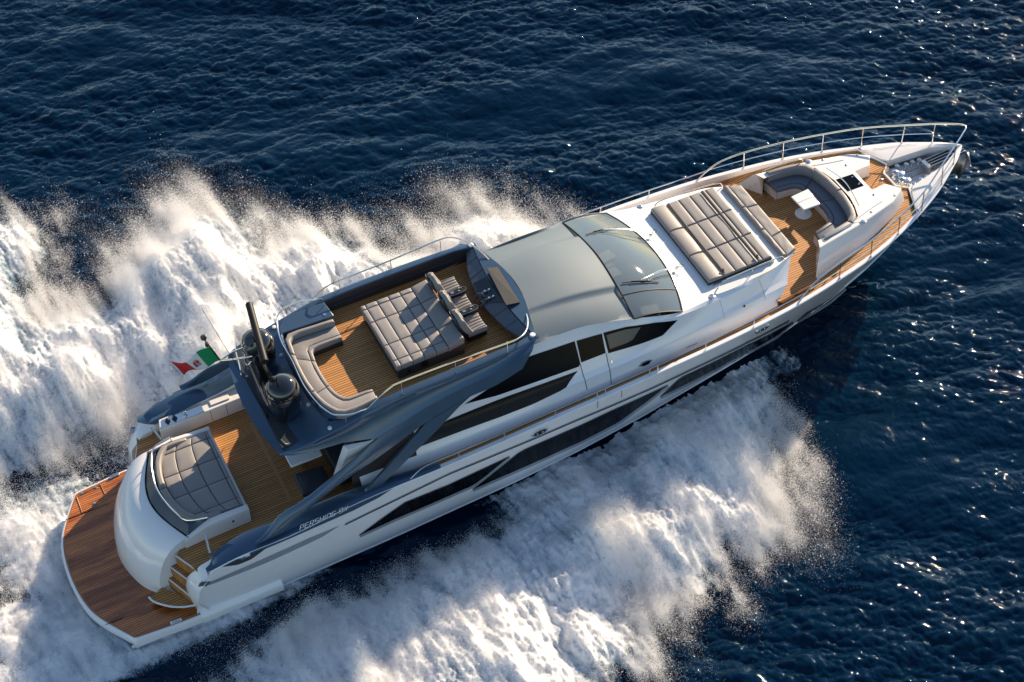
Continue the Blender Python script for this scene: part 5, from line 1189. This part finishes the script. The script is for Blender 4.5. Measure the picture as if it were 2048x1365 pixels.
mx = N('ShaderNodeMix'); mx.data_type = 'RGBA'; mx.inputs[6].default_value = (.20, .30, .37, 1); mx.inputs[7].default_value = (.80, .81, .82, 1); L(rc.outputs[0], mx.inputs[0]); L(mx.outputs[2], b.inputs['Base Color'])
b.inputs['Roughness'].default_value = .8; b.inputs['Specular IOR Level'].default_value = .2
bp = N('ShaderNodeBump'); bp.inputs['Strength'].default_value = .35; bp.inputs['Distance'].default_value = .04; L(nz.outputs[0], bp.inputs['Height']); L(bp.outputs[0], b.inputs['Normal'])
FO.data.materials.append(fm); tag(FO, 'churned white foam spreading either side of the speeding yacht', 'foam', kind='stuff')
# flying droplets
def droplets(n, wgt, seed):
    r = np.random.default_rng(seed); p = wgt.ravel()/wgt.sum(); c = np.cumsum(p); i = np.searchsorted(c, r.random(n)); i = np.clip(i, 0, p.size-1)
    ix, iy = np.unravel_index(i, wgt.shape); return ix, iy, r
edge_w = lambda d: np.exp(-(d/1.1)**2)
ok = ~inside & ~onplat & (np.abs(Y_) > np.interp(X_, HX, HY)*(X_ > .9)+.05)
wA = (np.clip(Ds, 0, 1)**1.5*(.55+.8*edge_w(ds))*HS+np.clip(Dp, 0, 1)**1.5*(.55+1.0*edge_w(dp))*HS)*np.clip(bil, .1, 1.3)*np.clip(.7+.6*plume, .05, 2.5)*ok
wA = wA*TR+.22*np.clip(Dn, 0, 1)**2*np.clip(.8+.5*st2, 0, 2)*ok*(X_ < 3)+1.1*np.exp(-((X_+1.0)/1.4)**2-(Y_/2.4)**2)*(X_ < .1)*np.clip(1+.4*f2, 0, 2)+.02*ok*np.exp(-((np.abs(Y_)-3.4)/.7)**2)*(X_ > 2)*(X_ < 15)*np.clip(.5+st2, 0, 2)
ix, iy, r = droplets(2200000, wA, 3)
up = r.exponential(1, len(ix))*np.where((X_[ix, iy] < .5) & (np.abs(Y_[ix, iy]) < 3), .8, 1)
scale = np.where(Y_[ix, iy] > 0, .20, .13)*(.25+.5*np.clip(bil[ix, iy], 0, 1.3)+.5*np.clip(plume[ix, iy], 0, 2))
px_ = X_[ix, iy]+r.normal(0, .06, len(ix)); py_ = Y_[ix, iy]+r.normal(0, .06, len(ix)); pz_ = zf[ix, iy]+up*scale-.02
rd = .0028+.0048*r.random(len(ix))**2
wB = (edge_w((ds+.05)/.6)*HS*.8*TR+edge_w((dp+.1)/.7)*HS)*np.clip(.2+.8*pA+.5*f2, 0, 3)**1.6*ok
ix, iy, r = droplets(520000, wB, 4)
sgn = np.where(Y_[ix, iy] > 0, 1, -1); fl_ = r.exponential(.30, len(ix))*(r.random(len(ix)) < .6)
px2 = X_[ix, iy]+r.normal(0, .08, len(ix))-.25*fl_; py2 = Y_[ix, iy]+r.normal(0, .08, len(ix))+sgn*fl_; pz2 = zf[ix, iy]+r.exponential(.16, len(ix))+.35*fl_; rd2 = .0017+.003*r.random(len(ix))+.008*(r.random(len(ix)) > .985)
pc = np.stack([np.r_[px_, px2], np.r_[py_, py2], np.r_[pz_, pz2]], 1); rr_ = np.r_[rd, rd2]
me = bpy.data.meshes.new('spray_droplets'); me.vertices.add(len(pc)); me.vertices.foreach_set('co', pc.astype(np.float32).ravel())
a = me.attributes.new('drop_radius', 'FLOAT', 'POINT'); a.data.foreach_set('value', rr_.astype(np.float32)); me.update()
DR = bpy.data.objects.new('spray_droplets', me); COL.objects.link(DR); tag(DR, 'fine white spray thrown up along the bow wave on both sides', 'spray', kind='stuff')
dm_, t, b = nodes('spray_white'); t.nodes.remove(b)
d1, d2, mx = t.nodes.new('ShaderNodeBsdfDiffuse'), t.nodes.new('ShaderNodeBsdfTranslucent'), t.nodes.new('ShaderNodeMixShader')
d1.inputs[0].default_value = d2.inputs[0].default_value = (.88, .88, .88, 1); mx.inputs[0].default_value = .45
t.links.new(d1.outputs[0], mx.inputs[1]); t.links.new(d2.outputs[0], mx.inputs[2]); t.links.new(mx.outputs[0], t.nodes['Material Output'].inputs[0])
ng = bpy.data.node_groups.new('droplet_points', 'GeometryNodeTree'); ng.interface.new_socket('Geometry', in_out='INPUT', socket_type='NodeSocketGeometry'); ng.interface.new_socket('Geometry', in_out='OUTPUT', socket_type='NodeSocketGeometry')
gi, go = ng.nodes.new('NodeGroupInput'), ng.nodes.new('NodeGroupOutput'); mt_ = ng.nodes.new('GeometryNodeMeshToPoints'); na = ng.nodes.new('GeometryNodeInputNamedAttribute'); na.data_type = 'FLOAT'; na.inputs[0].default_value = 'drop_radius'
sm_ = ng.nodes.new('GeometryNodeSetMaterial'); sm_.inputs['Material'].default_value = dm_
ng.links.new(gi.outputs[0], mt_.inputs['Mesh']); ng.links.new(na.outputs['Attribute'], mt_.inputs['Radius']); ng.links.new(mt_.outputs[0], sm_.inputs['Geometry']); ng.links.new(sm_.outputs[0], go.inputs[0])
md = DR.modifiers.new('points', 'NODES'); md.node_group = ng; me.materials.append(dm_)
